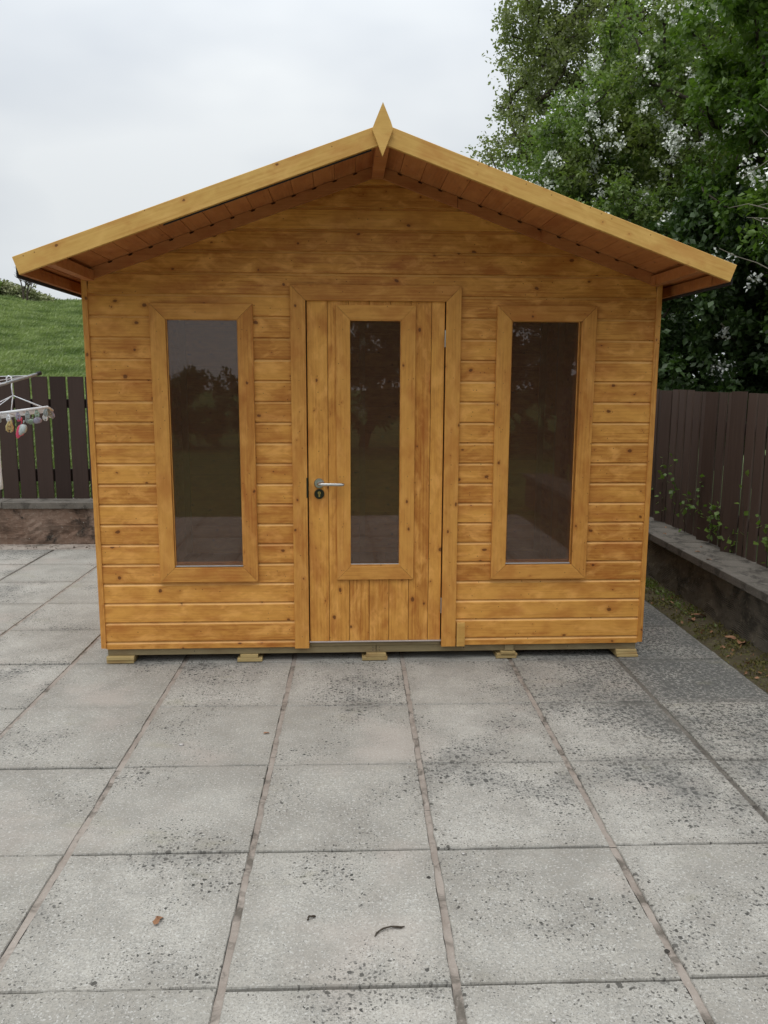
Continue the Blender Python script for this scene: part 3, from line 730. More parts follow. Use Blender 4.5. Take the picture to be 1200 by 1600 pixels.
# gable trim against the wall with dark notches at board joints
for s_ in (-1, 1):
    pr = []; notch = [x+.0095 for x in [.1045*k for k in range(1, 15)]]
    top = lambda x: RZ-RS*x-.0015
    lowr = [(.004, RZ-.058), (1.497, RZ-.058-RS*1.493)]
    up_ = [(1.497, top(1.497))]
    for x in reversed(notch):
        if x > 1.47: continue
        up_ += [(x+.012, top(x+.012)), (x+.010, top(x+.010)-.0085), (x-.010, top(x-.010)-.0085), (x-.012, top(x-.012))]
    up_ += [(.004, top(.004))]
    poly = lowr+up_; n = len(poly); y0, y1 = -.040, -.0175
    vv = [(s_*x, y0, z) for x, z in poly]+[(s_*x, y1, z) for x, z in poly]
    ff = [tuple(range(n)) if s_ > 0 else tuple(range(n-1, -1, -1)), tuple(range(2*n-1, n-1, -1)) if s_ > 0 else tuple(range(n, 2*n))]
    for k in range(n):
        q = (k, k+n, (k+1) % n+n, (k+1) % n); ff.append(q if s_ > 0 else q[::-1])
    me = mesh('gable_trim', vv, ff); 
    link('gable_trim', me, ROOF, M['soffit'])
    # black sheet behind the notches, standing in for the shade in them
    pk = MB(); vv = [(s_*.01, -.0172, RZ-.03), (s_*1.49, -.0172, RZ-.03-RS*1.48), (s_*1.49, -.0172, RZ-.001-RS*1.49), (s_*.01, -.0172, RZ-.0025-RS*.01)]
    pk.add(vv, [(0, 1, 2, 3)]); pk.build('notch_shade', M['black'], ROOF)
# ridge beam, eave purlins, eave boards
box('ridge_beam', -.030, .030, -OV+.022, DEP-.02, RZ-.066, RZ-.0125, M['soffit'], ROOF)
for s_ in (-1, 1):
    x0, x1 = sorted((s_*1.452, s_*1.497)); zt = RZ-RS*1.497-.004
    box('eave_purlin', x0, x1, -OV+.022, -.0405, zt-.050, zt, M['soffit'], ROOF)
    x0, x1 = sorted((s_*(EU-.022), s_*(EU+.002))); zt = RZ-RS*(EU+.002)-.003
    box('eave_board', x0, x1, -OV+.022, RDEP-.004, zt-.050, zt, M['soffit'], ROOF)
    # fascia
    FT = RZ+.0125/ca+.012; fwid = .080; L = 1.632/ca
    dn = Vector((s_*ca, 0, -sa)); nup = Vector((s_*sa, 0, ca))
    ey = -nup; mt = -RS if True else 0
    # local X = down slope, Y = towards soffit (down), Z = out front or back
    if s_ > 0: o = plank('fascia', L, fwid, .020, M['fascia'], ROOF, (0, 0, 0), (1, 0, 0), (0, 1, 0), .0015, ms=-RS, me_=0.)
    else: o = plank('fascia', L, fwid, .020, M['fascia'], ROOF, (0, 0, 0), (1, 0, 0), (0, 1, 0), .0015, ms=-RS, me_=0.0)
    ez = dn.cross(ey); y = -OV if ez.y > 0 else -OV+.020
    o.matrix_local = frame((s_*.0006, y, FT), dn, ey)
# thin black felt lip under the left fascia
fe = MB()
for q in range(14):
    xa, xb = .05+q*.066, .05+(q+1)*.066; zz = FT-fwid/ca
    fe.add([(-xa, -OV+.0215, zz-RS*xa-.006), (-xb, -OV+.0215, zz-RS*xb-.006), (-xb, -OV+.0215, zz-RS*xb+.03), (-xa, -OV+.0215, zz-RS*xa+.03),
            (-xa, -OV+.0245, zz-RS*xa-.006), (-xb, -OV+.0245, zz-RS*xb-.006), (-xb, -OV+.0245, zz-RS*xb+.03), (-xa, -OV+.0245, zz-RS*xa+.03)],
           [(0, 1, 2, 3), (7, 6, 5, 4), (0, 4, 5, 1)])
fe.build('felt_lip', M['felt'], ROOF)
# finial: a pointed diamond board
fy0, fy1 = -OV-.019, -OV-.001
poly = [(-.003, 2.537), (.043, 2.650), (.032, 2.682), (-.002, 2.759), (-.035, 2.682), (-.049, 2.648)]
vv = [(x, fy0, z) for x, z in poly]+[(x, fy1, z) for x, z in poly]; n = 6
ff = [tuple(range(n)), tuple(range(2*n-1, n-1, -1))]+[(k, k+n, (k+1) % n+n, (k+1) % n) for k in range(n)]
link('finial', mesh('finial', vv, ff), ROOF, M['fascia'])

# ------------------------------------------------------------------ vegetation
def leaf_mesh(name, P, size, mats, mat_idx=None, droop=.3, aspect=.62, seed=0, updir=None, jitter=1.):
    """one folded diamond leaf (2 tris) per point"""
    g = np.random.default_rng(seed); n = len(P); sz = size*(g.uniform(.6, 1.35, n))[:, None]
    d = g.normal(size=(n, 3))*jitter; d[:, 2] -= droop
    if updir is not None: d += updir
    d /= np.linalg.norm(d, axis=1, keepdims=True)
    nr = g.normal(size=(n, 3))*.75+np.array([0, 0, 1.]); s = np.cross(d, nr); s /= np.linalg.norm(s, axis=1, keepdims=True)+1e-9
    up = np.cross(s, d)
    v = np.empty((n, 4, 3)); v[:, 0] = P; v[:, 1] = P+d*sz*.5+s*sz*aspect*.5+up*sz*.10; v[:, 2] = P+d*sz; v[:, 3] = P+d*sz*.5-s*sz*aspect*.5+up*sz*.10
    me = bpy.data.meshes.new(name); me.vertices.add(4*n); me.vertices.foreach_set('co', v.ravel().astype(np.float32))
    idx = np.arange(n)*4; tri = np.stack([idx, idx+1, idx+2, idx, idx+2, idx+3], 1).ravel()
    me.loops.add(6*n); me.loops.foreach_set('vertex_index', tri.astype(np.int32))
    me.polygons.add(2*n); me.polygons.foreach_set('loop_start', (np.arange(2*n)*3).astype(np.int32)); me.polygons.foreach_set('loop_total', np.full(2*n, 3, np.int32))
    for m in mats: me.materials.append(m)
    if mat_idx is not None: me.polygons.foreach_set('material_index', np.repeat(mat_idx, 2).astype(np.int32))
    at = me.attributes.new('rnd', 'FLOAT', 'FACE'); at.data.foreach_set('value', np.repeat(g.random(n), 2).astype(np.float32))
    me.update(calc_edges=True); return me
def vnoise(P, k, seed):
    g = np.random.default_rng(seed); r = 0
    for i in range(9):
        w_ = g.normal(size=3)*k*(1+.35*i); r = r+np.sin(P@w_+g.uniform(0, 6.28))/(1+.25*i)
    return r/3.5
def clumps(ells, n, seed, hole=.2, k=1.1, shell=.5):
    g = np.random.default_rng(seed); out = []; vol = np.array([e[3]*e[4]*e[5] for e in ells]); vol = vol/vol.sum()
    while len(out) < n:
        e = ells[g.choice(len(ells), p=vol)]; d = g.normal(size=3); d /= np.linalg.norm(d); r = g.random()**(1/3.)
        if r < shell and g.random() < .75: continue
        p = np.array(e[:3])+d*r*np.array(e[3:6])
        p = p*1.
        q = vnoise(p[None], k, seed+1)[0]
        if q < -hole: continue
        out.append(p)
    return np.array(out)
def tree(name, label, base, ells, ncl, per, csig, lsize, mats, seed, trunk_r=.15, hole=.25, k=1.1, blossom=0, bl_fn=None, shell=.5, lim=None, aspect=.62, group=None, cat='tree', twigs=True):
    g = np.random.default_rng(seed); cc = clumps(ells, ncl, seed, hole, k, shell)
    if lim is not None: cc = cc[lim(cc)]
    root = empty(name, base); tag(root, label, cat, group); b0 = np.array(base, float)
    # skeleton: connect every clump to the nearest node nearer the trunk
    top = np.mean([e[:3] for e in ells], 0); nodes = [b0]; par = [-1]
    for i in range(1, 9):
        t_ = i/8; nodes.append(b0*(1-t_)+top*t_+np.array([g.normal()*.06, g.normal()*.06, 0])*i*.5); par.append(i-1)
    order = np.argsort(np.linalg.norm(cc-nodes[4], axis=1)); cnt = []
    ids = []
    for ii in order:
        p = cc[ii]; A_ = np.array(nodes); dd = np.linalg.norm(A_-p, axis=1)+.6*np.maximum(0, A_[:, 2]-p[2]); dd[:2] += 2
        j = int(dd.argmin()); mid = (A_[j]+p)/2+g.normal(size=3)*.08*dd[j]
        nodes.append(mid); par.append(j); nodes.append(p); par.append(len(nodes)-2); ids.append(len(nodes)-1)
    wgt = np.zeros(len(nodes))
    for i in ids: wgt[i] += 1
    for i in range(len(nodes)-1, 0, -1): wgt[par[i]] += wgt[i]
    rad = trunk_r*(np.maximum(wgt, 1)/wgt[0])**.45; rad = np.maximum(rad, .004)
    mb = MB()
    for i in range(1, len(nodes)):
        n_ = 8 if rad[i] > .03 else (5 if rad[i] > .01 else 3)
        mb.tube([nodes[par[i]]-b0, nodes[i]-b0], [float(min(rad[par[i]], rad[i]*1.6)), float(rad[i])], n_, cap=False)
    mb.build('trunk', M['bark'], root, True)
    # leaves around the clumps, hanging on little sprays
    ns = len(cc); sp = 9
    dirs = g.normal(size=(ns, sp, 3)); dirs[..., 2] += .15; dirs /= np.linalg.norm(dirs, axis=2, keepdims=True)
    ln = g.uniform(.5, 1.7, (ns, sp, 1))*csig
    pi = g.integers(0, ns, ns*per); si = g.integers(0, sp, ns*per); tt = g.random(ns*per)[:, None]**.6
    P = cc[pi]+dirs[pi, si]*ln[pi, si]*tt+g.normal(size=(ns*per, 3))*csig*.17
    mi = np.zeros(len(P), int)
    me = leaf_mesh('crown', P-b0, lsize, mats, mi, seed=seed, aspect=aspect)
    link('crown', me, root)
    if blossom:
        dc = np.linalg.norm(cc-np.array([0, 0, CAM_H]), axis=1); bc = cc[dc < np.quantile(dc, .42)]; bc = bc[g.permutation(len(bc))]
        if bl_fn is not None: bc = bc[bl_fn(bc)]
        bc = bc[:blossom]
        pts = []
        for c_ in bc:
            tw_ = np.array([0, 0, CAM_H+3])-c_; o_ = c_+g.normal(size=3)*csig*.7+tw_/np.linalg.norm(tw_)*csig*1.3
            for q in range(int(g.integers(2, 6))):
                o2 = o_+g.normal(size=3)*csig*.35
                pts.append(o2+g.normal(size=(int(g.integers(14, 30)), 3))*.034)
        pts = np.concatenate(pts)
        link('blossom', leaf_mesh('blossom', pts-b0, .034, [M['blossom']], seed=seed+3, aspect=.95), root)
    return root
tree('tree', 'tall airy grey-green tree against the sky, farthest of the trees', (5.6, 19, .2),
     [(5.3, 18, 8.0, 3.0, 2.8, 4.2), (3.6, 17.6, 7.2, 1.7, 1.6, 2.6), (6.4, 18, 10.5, 3, 2.6, 3.2), (3.3, 17.6, 9.4, 1.3, 1.3, 1.5), (2.7, 17.6, 6.9, .75, .8, .9), (2.9, 17.6, 8.6, .7, .7, .6)], 950, 150, .30, .078, [M['leaf_far']], 21, .22, hole=.22, k=1.3)
tree('tree', 'white-flowering hawthorn in the middle behind the roof', (3.9, 11.6, .1),
     [(3.2, 11.2, 3.7, 1.45, 1.5, 1.9), (3.9, 11.5, 5.0, 1.5, 1.5, 1.7), (2.5, 11.6, 3.5, 1.0, 1.0, 1.5)], 620, 170, .21, .058, [M['leaf_haw']], 31, .14, hole=.35, k=1.8, blossom=95)
tree('tree', 'bright green broad-leaved tree nearest on the right with bare inner twigs', (4.9, 8.2, .1),
     [(4.9, 8.3, 4.2, 1.8, 1.7, 2.6), (4.1, 8.0, 5.2, 1.25, 1.3, 1.9), (4.6, 7.2, 3.0, 1.3, 1.2, 1.5)], 640, 170, .19, .068, [M['leaf_near']], 41, .16, hole=.22, k=1.9, blossom=26, bl_fn=lambda c: (c[:, 2] < 4.5))
nt_ = [o for o in C.objects if o.get('label', '').startswith('bright green broad')][0]; rr_ = random.Random(9)
for k in range(28):
    a = Vector((3.25+rr_.uniform(-.25, .45), 6.15+rr_.uniform(0, .5), 2.35+rr_.uniform(0, 1.2)))-Vector(nt_.location); d = Vector((rr_.uniform(-1, -.1), rr_.uniform(-.35, .2), rr_.uniform(-.35, .45))).normalized(); a -= d*.5
    pts = [a+Vector((.55, .4, 0))]; p = a.copy()
    for q in range(7): pts.append(p.copy()); p = p+d*.16; d = (d+Vector((rr_.gauss(0, .18), rr_.gauss(0, .1), rr_.gauss(-.02, .2)))).normalized()
    mb = MB(); mb.tube(pts, [.010, .008, .007, .006, .005, .004, .003, .002], 6); mb.build('branch', M['twig'], nt_, True)
tree('shrub', 'dark dense evergreen shrub just behind the right fence', (4.3, 8.9, .1),
     [(3.7, 8.9, 2.2, 1.15, 1.1, 1.4), (4.9, 8.4, 2.0, 1.5, 1.2, 1.5), (3.8, 9.8, 1.7, 1.5, .7, .9), (3.4, 9.3, 1.5, .9, .6, .8)], 600, 120, .16, .075, [M['leaf_dark']], 51, .09, hole=.6, k=2.1, cat='shrub', blossom=10)
tree('shrub', 'dark shrub over the fence at the right edge of the photo', (4.6, 6.3, .1),
     [(4.3, 6.4, 2.1, 1.0, 1.4, 1.25)], 300, 110, .15, .070, [M['leaf_dark']], 52, .07, hole=.5, k=2.4, cat='shrub', lim=lambda c: c[:, 0] > 2.95)
tree('tree', 'dark leafy tree filling the gap behind the hawthorn', (5.6, 13.6, .1),
     [(5.8, 13.8, 4.6, 2.3, 1.6, 3.2), (7.6, 12, 4.6, 2.2, 2, 3.6)], 600, 100, .26, .10, [M['leaf_haw']], 61, .16, hole=.7, k=1.2)
# trees and hedges of the garden behind the photographer (mirrored in the windows)
tree('hedge_shrub', 'low rounded hedge shrub at the far end of the lawn, left', (-5.2, -10.8, 0), [(-5.0, -10.8, .8, 1.9, .9, .8), (-2.9, -10.8, .9, 1.2, .8, .95)], 200, 110, .17, .09, [M['leaf_dark']], 71, .05, hole=.9, cat='shrub')
tree('tree', 'broad dark garden tree beyond the lawn in the middle', (1.0, -10.4, 0), [(1.5, -10.2, 3.0, 1.8, 1.5, 2.2), (3.2, -10.2, 3.2, 2.2, 1.5, 2.6), (.9, -10, 1.5, 1.9, 1, 1.3)], 520, 110, .22, .10, [M['leaf_dark']], 72, .12, hole=.8, blossom=25)
tree('tree', 'broad dark garden tree beyond the lawn on the right', (5.6, -9.4, 0), [(5.0, -9.4, 2.9, 2.2, 1.5, 3.0), (6.6, -8.6, 2.2, 2.2, 1.6, 2.2)], 420, 110, .24, .11, [M['leaf_dark']], 73, .12, hole=.9)

# meadow blades: tufts combed by the wind
g = np.random.default_rng(5); n = 420000
yy = 8.6+g.random(n)**1.35*62; ang = np.where(g.random(n) < .6, g.uniform(-.55, -.30, n), g.uniform(-.80, .12, n)); xx = yy*ang
zz = np.array([hill_z(a, b_) for a, b_ in zip(xx, yy)])
patch = vnoise(np.stack([xx*.55, yy*.30, zz*0], 1), 1.1, 9)
keep = patch > -1.3+.5*g.random(n); xx, yy, zz = xx[keep], yy[keep], zz[keep]
P = np.stack([xx, yy, zz-.02], 1); sc = (.05+.0036*yy)
gm = leaf_mesh('meadow_grass', P, 1., [M['leaf_grass']], droop=0, aspect=.17, seed=6, updir=np.array([.9, -.1, .75])*1.6, jitter=.55)
co = np.empty(len(P)*12); gm.vertices.foreach_get('co', co); co = co.reshape(-1, 4, 3); co = P[:, None]+(co-P[:, None])*(sc*g.uniform(.7, 1.3, len(P)))[:, None, None]
gm.vertices.foreach_set('co', co.ravel().astype(np.float32)); gm.update()
tag(link('meadow_grass', gm), 'long windblown grass covering the green hillside', 'grass', kind='stuff')

# gorse line and bare tree on the crest
def bush(label, x, y, rx, rz, seed, mat='leaf_gorse', nm='bush'):
    z = hill_z(x, y); tree(nm, label, (x, y, z-.2), [(x, y, z+rz*.5, rx, 1.2, rz)], 46, 60, .34, .24, [M[mat]], seed, .06, hole=.9, cat='bush', group='low bushes along the crest of the hill')
def crest_x(px, Y): return (px-600)/1251*Y*.985
for i, (px, rz, rx) in enumerate(((-20, .9, 1.7), (8, .75, 1.5), (24, .7, 1.4), (41, .62, 1.3), (58, .50, 1.1), (72, .28, .9))):
    bush(['pale gorse bush on the hill crest by the left edge', 'taller pale gorse bush on the crest', 'rounded gorse bush on the crest left of the bare tree', 'gorse bush at the foot of the bare tree', 'small gorse bush just right of the bare tree', 'lowest gorse tuft where the crest line thins out'][i], crest_x(px, 66), 66, rx, rz, 80+i)
x, y = crest_x(-12, 64), 64.; z = hill_z(x, y)
tree('tree', 'small green round tree on the hill crest at the left edge', (x, y, z-.3), [(x, y, z+.9, .8, .8, .7)], 40, 80, .34, .22, [M['leaf_haw']], 91, .1, hole=.9)
mb = MB(); r = random.Random(4)
def br(p, d, L, rad, lv):
    q = p+d*L; mb.tube([p, (p+q)/2+Vector((r.gauss(0, .03), 0, r.gauss(0, .03)))*L, q], [rad, rad*.8, rad*.6], 5, cap=False)
    if lv == 0: return
    for _ in range(3 if lv > 1 else 4):
        nd = (d+Vector((r.gauss(0, .5), r.gauss(0, .5), r.gauss(.1, .28)))).normalized(); br(p+(q-p)*r.uniform(.45, 1), nd, L*r.uniform(.55, .8), rad*.55, lv-1)
br(Vector((0, 0, 0)), Vector((-.08, 0, 1)).normalized(), 1.05, .10, 4); br(Vector((.25, 0, 0)), Vector((.10, 0, 1)).normalized(), 1.0, .09, 4)
x, y = crest_x(44, 64), 64.; z = hill_z(x, y)
bt = empty('bare_tree', (x, y, z+.15)); tag(bt, 'leafless forked tree standing on the hill crest against the sky', 'tree')
mb.build('trunk', M['bark'], bt)

# plants poking through and over the right fence ---------------------------------
def fence_pt(v_, z_, off):                              # off towards the patio
    t_ = (v_-(-4))/(5.25+4); u = 2.52+(2.345-2.52)*t_-.02-off; return np.array(pw(u, v_, z_))
r = np.random.default_rng(12)
sprigs = [(4.42, .98, 14, 'ivy sprig nearest the summerhouse corner, topmost leaves at board height'), (4.12, .93, 10, 'second ivy sprig from the summerhouse, thin and upright'), (3.88, .94, 12, 'ivy sprig with a bright leaf at its tip, third from the summerhouse'),
 (3.66, .66, 12, 'low ivy sprig just above the coping, dark small leaves'), (3.38, .84, 11, 'ivy sprig in the middle of the fence with one bright top leaf'), (3.20, .64, 14, 'bushier ivy sprig in the middle, leaning on the fence'),
 (3.02, .72, 12, 'ivy sprig right of the bushy one with pale leaves'), (2.88, .52, 6, 'shortest ivy sprig hugging the coping'), (2.74, 1.06, 4, 'tall bare ivy stem carrying only a few leaves high up'), (2.42, .70, 10, 'ivy sprig closest to the right edge of the photo')]
for i, (v_, z_, nl, lb) in enumerate(sprigs):
    c0 = fence_pt(v_, .39, .02); c1 = fence_pt(v_+r.normal()*.05, z_, .05)
    rt = empty('ivy_sprig', tuple(c0)); tag(rt, lb, 'ivy', 'ivy sprigs growing on the right fence')
    mb = MB(); pts = [Vector(c0*(1-t_)+c1*t_+np.array([0, r.normal()*.02, 0])*math.sin(3.1*t_))-Vector(c0) for t_ in np.linspace(0, 1, 6)]
    mb.tube(pts, [.003, .0028, .0025, .002, .0018, .0012], 5); mb.build('stem', M['bark'], rt, True)
    nl = int(nl*1.7); q = r.random(nl)**.7
    P = c0+(c1-c0)*(.15+.85*q)[:, None]+r.normal(size=(nl, 3))*np.array([.012, .045, .035]); P[:, 0] = np.minimum(P[:, 0], c0[0]+.005)
    link('foliage', leaf_mesh('foliage', P-c0, .040, [M['leaf_near']], seed=200+i, aspect=.85, updir=np.array([-.5, -.3, 0])), rt)
# moss, weeds and grit on the strip
n = 12000; u = 1.84+r.random(n)**.75*.27; v_ = r.uniform(-1, 5.0, n); pt = np.array([pw(a, b_, -.008+.03*((a-1.84)/.29)**1.5) for a, b_ in zip(u, v_)])
dn = vnoise(pt*np.array([1, 1, 0]), 7., 3); pt = pt[dn > -.2+.5*r.random(n)]
tag(link('moss', leaf_mesh('moss', pt, .017, [M['leaf_moss']], seed=77, aspect=.5, updir=np.array([0, 0, 1.])), None), 'olive moss and tiny weeds along the foot of the right wall', 'moss', kind='stuff')
n = 500; q = r.random(n); v_ = 3.5+r.normal(size=n)*.5; u = 1.98+r.random(n)*.10; pt = np.array([pw(a, b_, .0) for a, b_ in zip(u, v_)])
tag(link('weeds', leaf_mesh('weeds', pt, .032, [M['leaf_haw']], seed=78, aspect=.4, updir=np.array([-.3, 0, 1.6])), None), 'little green weeds at the foot of the right wall by the summerhouse', 'weeds', kind='stuff')
n = 240; v_ = r.uniform(-1, 5.0, n); u = 1.86+r.random(n)*.23; pt = np.array([pw(a, b_, .004) for a, b_ in zip(u, v_)])
tag(link('leaf_litter', leaf_mesh('leaf_litter', pt, .026, [M['dead_leaf']], seed=79, aspect=.7, droop=0, jitter=1., updir=np.array([0, 0, .1])), None), 'small brown leaf bits scattered over the mossy strip', 'leaf litter', kind='stuff')
# dead leaves
def dead_leaf(label, p, size, rz, seed, mat='dead_leaf'):
    r_ = random.Random(seed); n = 10; vv = [(0, 0, size*.10)]
    for k in range(n):
        a = 2*math.pi*k/n; rr = size*(.5+.18*math.cos(2*a)+r_.uniform(-.07, .07)); vv.append((rr*math.cos(a), rr*.7*math.sin(a), abs(math.sin(a))*size*.22*r_.uniform(.6, 1.3)))
    ff = [(0, 1+k, 1+(k+1) % n) for k in range(n)]
    o = link('fallen_leaf', mesh('fallen_leaf', vv, ff), None, M[mat]); o.location = p; o.rotation_euler = (r_.uniform(-.2, .2), r_.uniform(-.2, .2), rz); tag(o, label, 'leaf')
dl = [((2.03, 2.62), .075, 'largest curled orange-brown leaf on the soil by the right wall'), ((1.965, 2.55), .05, 'smaller brown leaf beside the largest leaf on the soil'), ((2.03, 2.14), .06, 'farther of two long brown leaves near the right edge'), ((2.05, 2.05), .075, 'long brown curled leaf on the soil nearest the right edge'), ((1.97, 2.95), .04, 'small brown leaf on the moss closest to the summerhouse')]
for i, (uv, s_, lb) in enumerate(dl): dead_leaf(lb, pw(uv[0], uv[1], .016), s_, i*1.3, i)
for i, (v_, off) in enumerate(((4.3, .15), (3.62, .2), (3.12, .12), (2.95, .22), (2.7, .25), (3.9, .08))):
    dead_leaf(['small dry leaf on the coping nearest the summerhouse', 'dry leaf in the middle of the dark coping', 'yellowish leaf at a joint of the coping', 'flat dry leaf lying near the coping front edge', 'dry leaf on the coping close to the right edge', 'tiny leaf against the foot of the right fence'][i], pw(2.36-off, v_, .383), .03, i*2.1, 30+i)
# debris on the paving: reverse-project photo pixels once to get places on the ground
def gp(px, py):
    x = (px-600)/1250.9; up = -(py-800)/1250.9; d = (x, math.cos(PITCH)+up*math.sin(PITCH), -math.sin(PITCH)+up*math.cos(PITCH)); t_ = -CAM_H/d[2]; return (d[0]*t_, d[1]*t_, .002)
def twig(label, a, b_, rad, seed, bend=.02):
    r_ = random.Random(seed); a = Vector(a); b_ = Vector(b_); n = 9; pts = []; sd_ = Vector((-(b_-a).y, (b_-a).x, 0)).normalized()
    for k in range(n): t_ = k/(n-1); pts.append((b_-a)*t_+sd_*(bend*math.sin(t_*4.2)+r_.gauss(0, .002))+Vector((0, 0, .004+.004*math.sin(3*t_))))
    mb = MB(); mb.tube(pts, [rad*.5, rad*1.1, rad*.9, rad*1.2, rad, rad*.9, rad*1.3, rad*1.2, rad*.5], 6)
    o = mb.build('twig', M['bark'], None, True); o.location = a; tag(o, label, 'twig')
twig('bent dark twig lying on the front middle slab', gp(589, 1467), gp(631, 1447), .0026, 1, .014)
twig('short curled dark scrap left of the bent twig', gp(484, 1442), gp(493, 1434), .0028, 2, .006)
dead_leaf('shrivelled brown leaf scrap on the front left slab', gp(249, 1441), .038, 1.4, 50); 
dead_leaf('small orange-brown leaf on the slab before the left window', gp(418, 1147), .022, .4, 51)
def pebble(label, p, s_, mat, seed):
    r_ = random.Random(seed); vv = []; nr = 7
    for j in range(1, 4):
        for k in range(nr): a = 2*math.pi*k/nr; ph = j/4*math.pi; vv.append((s_*math.sin(ph)*math.cos(a)*r_.uniform(.85, 1.1), s_*math.sin(ph)*math.sin(a)*r_.uniform(.85, 1.1), s_*.35*math.cos(ph)))
    vv += [(0, 0, s_*.38), (0, 0, -s_*.3)]
    ff = [(j*nr+k, (j+1)*nr+k, (j+1)*nr+(k+1) % nr, j*nr+(k+1) % nr) for j in range(2) for k in range(nr)]+[(21, k, (k+1) % nr) for k in range(nr)]+[(22, 14+(k+1) % nr, 14+k) for k in range(nr)]
    o = link('pebble', mesh('pebble', vv, ff, True), None, M[mat]); o.location = p; tag(o, label, 'pebble')
pebble('flat white pebble on the slab before the left window', gp(285, 1165), .012, 'sealant', 1)
pebble('small white pebble at the right end of the front slabs', gp(726, 1334), .006, 'sealant', 2)
pebble('tiny white fleck of stone on the lowest slab row', gp(868, 1594), .007, 'sealant', 3)
for i, (px, py) in enumerate(((672, 1372), (1045, 1485))): pebble(['black crumb beside the middle mortar joint', 'black crumb on the right mortar joint'][i], gp(px, py), .008, 'bed', 5+i)

# ------------------------------------------------------------------ rotary clothes line and peg hanger (left edge)
def at(px, py, Y):
    x = (px-600)/1250.9; up = -(py-800)/1250.9; dy = math.cos(PITCH)+up*math.sin(PITCH); t_ = Y/dy; return Vector((x*t_, Y, CAM_H+(-math.sin(PITCH)+up*math.cos(PITCH))*t_))
tipR = at(59, 586, 4.55); inn = at(0, 603.5, 4.35); dirn = (inn-tipR).normalized(); hub = tipR+dirn*1.45
cl = empty('rotary_clothes_line', (hub.x, hub.y, 0)); tag(cl, 'grey rotary clothes line reaching in from the left edge', 'clothes line')
H0 = Vector((hub.x, hub.y, 0)); mb = MB(); mb.tube([(0, 0, -.1), (0, 0, hub.z+.35)], .022, 14); mb.build('post', M['grey_tube'], cl, True)
arms = []
for k in range(4):
    d2 = Matrix.Rotation(k*math.pi/2, 3, 'Z') @ (tipR-hub); e = hub+d2; arms.append(e)
    mb = MB(); mb.tube([hub-H0, e-H0], .0085, 10); ar = mb.build('arm', M['grey_tube'], cl, True)
    mb = MB(); mb.tube([e-H0-d2.normalized()*.01, e-H0+d2.normalized()*.016], .0115, 10); mb.build('end_cap', M['black'], ar, True)
mb = MB()
for fct in (.97, .86, .74, .62, .5):
    for k in range(4): a = hub+(arms[k]-hub)*fct; b_ = hub+(arms[(k+1) % 4]-hub)*fct; mid = (a+b_)/2-Vector((0, 0, .03)); mb.tube([a-H0, mid-H0, b_-H0], .0018, 5)
mb.build('washing_line', M['white_plastic'], cl)
# peg hanger
hk = at(15.5, 594, 4.53); ap = at(19.5, 620, 4.53); rc = at(17, 649, 4.53)
ph = empty('peg_hanger', tuple(rc)); tag(ph, 'white plastic peg hanger dangling from the clothes line arm', 'peg hanger')
mb = MB(); R0 = rc
hook = [ap-R0, (ap+hk)/2-R0, hk-R0+Vector((.008, 0, -.012)), hk-R0+Vector((.004, 0, .010)), hk-R0+Vector((-.010, 0, .016)), hk-R0+Vector((-.022, 0, .004)), hk-R0+Vector((-.020, 0, -.02))]
mb.tube(hook, .0042, 8); mb.tube([ap-R0, Vector((0, 0, .008))], .003, 8); mb.build('hook', M['white_plastic'], ph, True)
hw_, hd_ = .205, .150; ry = .42; rot = Matrix.Rotation(.32, 3, 'Z') @ Matrix.Rotation(-.13, 3, 'Y') @ Matrix.Rotation(-.10, 3, 'X')
cor = [rot @ Vector(p) for p in ((-hw_, -hd_, 0), (hw_, -hd_, 0), (hw_, hd_, 0), (-hw_, hd_, 0))]
mb = MB()
for k in range(4): mb.tube([cor[k], cor[(k+1) % 4]], .0075, 8)
for q in range(1, 6):
    a = cor[0].lerp(cor[1], q/6); b_ = cor[3].lerp(cor[2], q/6); mb.tube([a, b_], .004, 6)
for q in range(1, 4):
    a = cor[0].lerp(cor[3], q/4); b_ = cor[1].lerp(cor[2], q/4); mb.tube([a, b_], .0048, 6)
mb.build('rack', M['white_plastic'], ph, True)
for c_ in cor:
    mb = MB(); mb.tube([ap-R0, c_*.9+Vector((0, 0, .003))], .0024, 6); mb.build('stay', M['white_plastic'], ph, True)
def peg(p, mat, s_, rz, tilt):
    mb = MB()
    for q in (-1, 1):
        mb.tube([Vector((q*.002, 0, .01))*s_, Vector((q*.006, 0, -.006))*s_, Vector((q*.011, 0, -.020))*s_, Vector((q*.010, 0, -.036))*s_, Vector((q*.003, 0, -.044))*s_], [.0035*s_, .005*s_, .006*s_, .0055*s_, .003*s_], 6)
    mb.box(-.010*s_, .010*s_, -.003*s_, .003*s_, -.034*s_, -.022*s_)
    mb.tube([(0, -.006*s_, -.012*s_), (0, .006*s_, -.012*s_)], .006*s_, 8)
    o = mb.build('peg', M[mat], ph, True); o.location = p; o.rotation_euler = (tilt, tilt*.6, rz)
r = random.Random(3); pm = ['peg_clear_grey', 'peg_green_grey', 'peg_clear_grey', 'peg_clear_grey', 'white_plastic', 'peg_lilac']
for k, q in enumerate(np.linspace(.04, .98, 9)): peg(cor[0].lerp(cor[1], q)-Vector((0, 0, .012)), pm[k % 6], .85, r.uniform(-.6, .6), r.uniform(-.3, .3))
for k, q in enumerate(np.linspace(.1, .9, 5)): peg(cor[1].lerp(cor[2], q)-Vector((0, 0, .012)), pm[(k+2) % 6], .85, r.uniform(.5, 1.6), r.uniform(-.3, .3))
for k, q in enumerate(np.linspace(.2, .9, 4)): peg(cor[3].lerp(cor[2], q)-Vector((0, 0, .012)), pm[(k+1) % 6], 1.0, r.uniform(-.6, .6), r.uniform(-.3, .3))
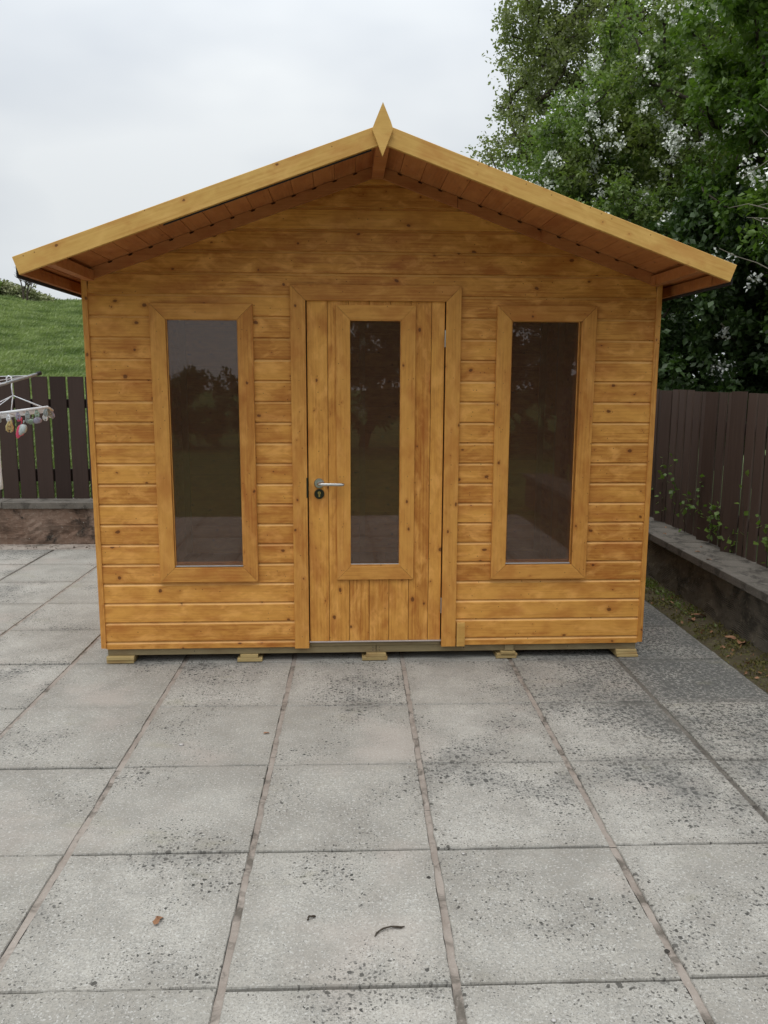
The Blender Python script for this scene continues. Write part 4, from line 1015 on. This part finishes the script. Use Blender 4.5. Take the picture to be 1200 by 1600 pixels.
peg(at(15, 662, 4.45)-R0, 'peg_yellow', 1.3, .3, .25)
# the pink and clear pair of toddler socks/gloves clipped in the middle: little stuffed shapes
def pad(px, py, Y, wd, ht, mat, label, rz, nm, wob):
    p = at(px, py, Y); n = 16; vv = []; 
    for side_, yy in ((0, -.008), (1, .008)):
        for k in range(n):
            a = 2*math.pi*k/n; s1 = 1+wob*math.sin(2*a+1)+.5*wob*math.cos(3*a); vv.append((wd*s1*math.cos(a)*.82, yy, ht*s1*math.sin(a)*.9))
        for k in range(n):
            a = 2*math.pi*k/n; vv.append((wd*.6*math.cos(a), yy*1.9, ht*.6*math.sin(a)))
    ff = []
    for k in range(n):
        k2 = (k+1) % n; ff += [(k, k2, n+k2, n+k), (2*n+k2, 2*n+k, 3*n+k, 3*n+k2), (k2, k, 2*n+k, 2*n+k2)]
    ff += [tuple(n+k for k in range(n)), tuple(3*n+k for k in range(n-1, -1, -1))]
    mb = MB(); mb.add(vv, ff); mb.tube([(0, 0, ht*.85), (wd*.1, 0, ht*1.25)], wd*.16, 8); o = mb.build(nm, M[mat], None, True); o.location = p; o.rotation_euler = (0, .2, rz); tag(o, label, 'clothing')
pad(31, 676, 4.44, .021, .048, 'peg_pink', 'pink baby mitten hanging under the peg hanger', .2, 'baby_mitten', .22)
pad(35, 673, 4.41, .019, .040, 'peg_soft_grey', 'pale grey baby mitten hanging in front of the pink one', -.1, 'baby_mitten', .28)
pad(30, 657, 4.42, .014, .015, 'peg_pink', 'tiny pink scrap clipped just under the hanger rim', 0, 'clothing_tag', .1)
pad(58, 659, 4.47, .024, .022, 'peg_lilac', 'translucent lilac baby sock hanging right of the mittens', .3, 'baby_sock', .15)
pad(49, 661, 4.47, .022, .019, 'peg_green_grey', 'grey-green baby sock hanging beside the lilac one', .3, 'baby_sock', .15)
# white towel, of which only a lower corner reaches into the picture
tl = at(-34, 604, 4.3); ttr = at(-9, 603, 4.3); tbr = at(3.5, 766, 4.3); tbl = at(-30, 780, 4.3); nn = 12; vv = []
for j in range(nn+1):
    for i in range(nn+1):
        p = tl.lerp(ttr, i/nn).lerp(tbl.lerp(tbr, i/nn), j/nn); vv.append((p.x, p.y+.012*math.sin(i*1.1)*j/nn, p.z))
ff = [(j*(nn+1)+i, j*(nn+1)+i+1, (j+1)*(nn+1)+i+1, (j+1)*(nn+1)+i) for j in range(nn) for i in range(nn)]
tw = link('towel', mesh('towel', vv, ff, True), None, M['white_cloth']); sm_ = tw.modifiers.new('thick', 'SOLIDIFY'); sm_.thickness = .004
tag(tw, 'white towel hanging at the left edge below the clothes line', 'towel')
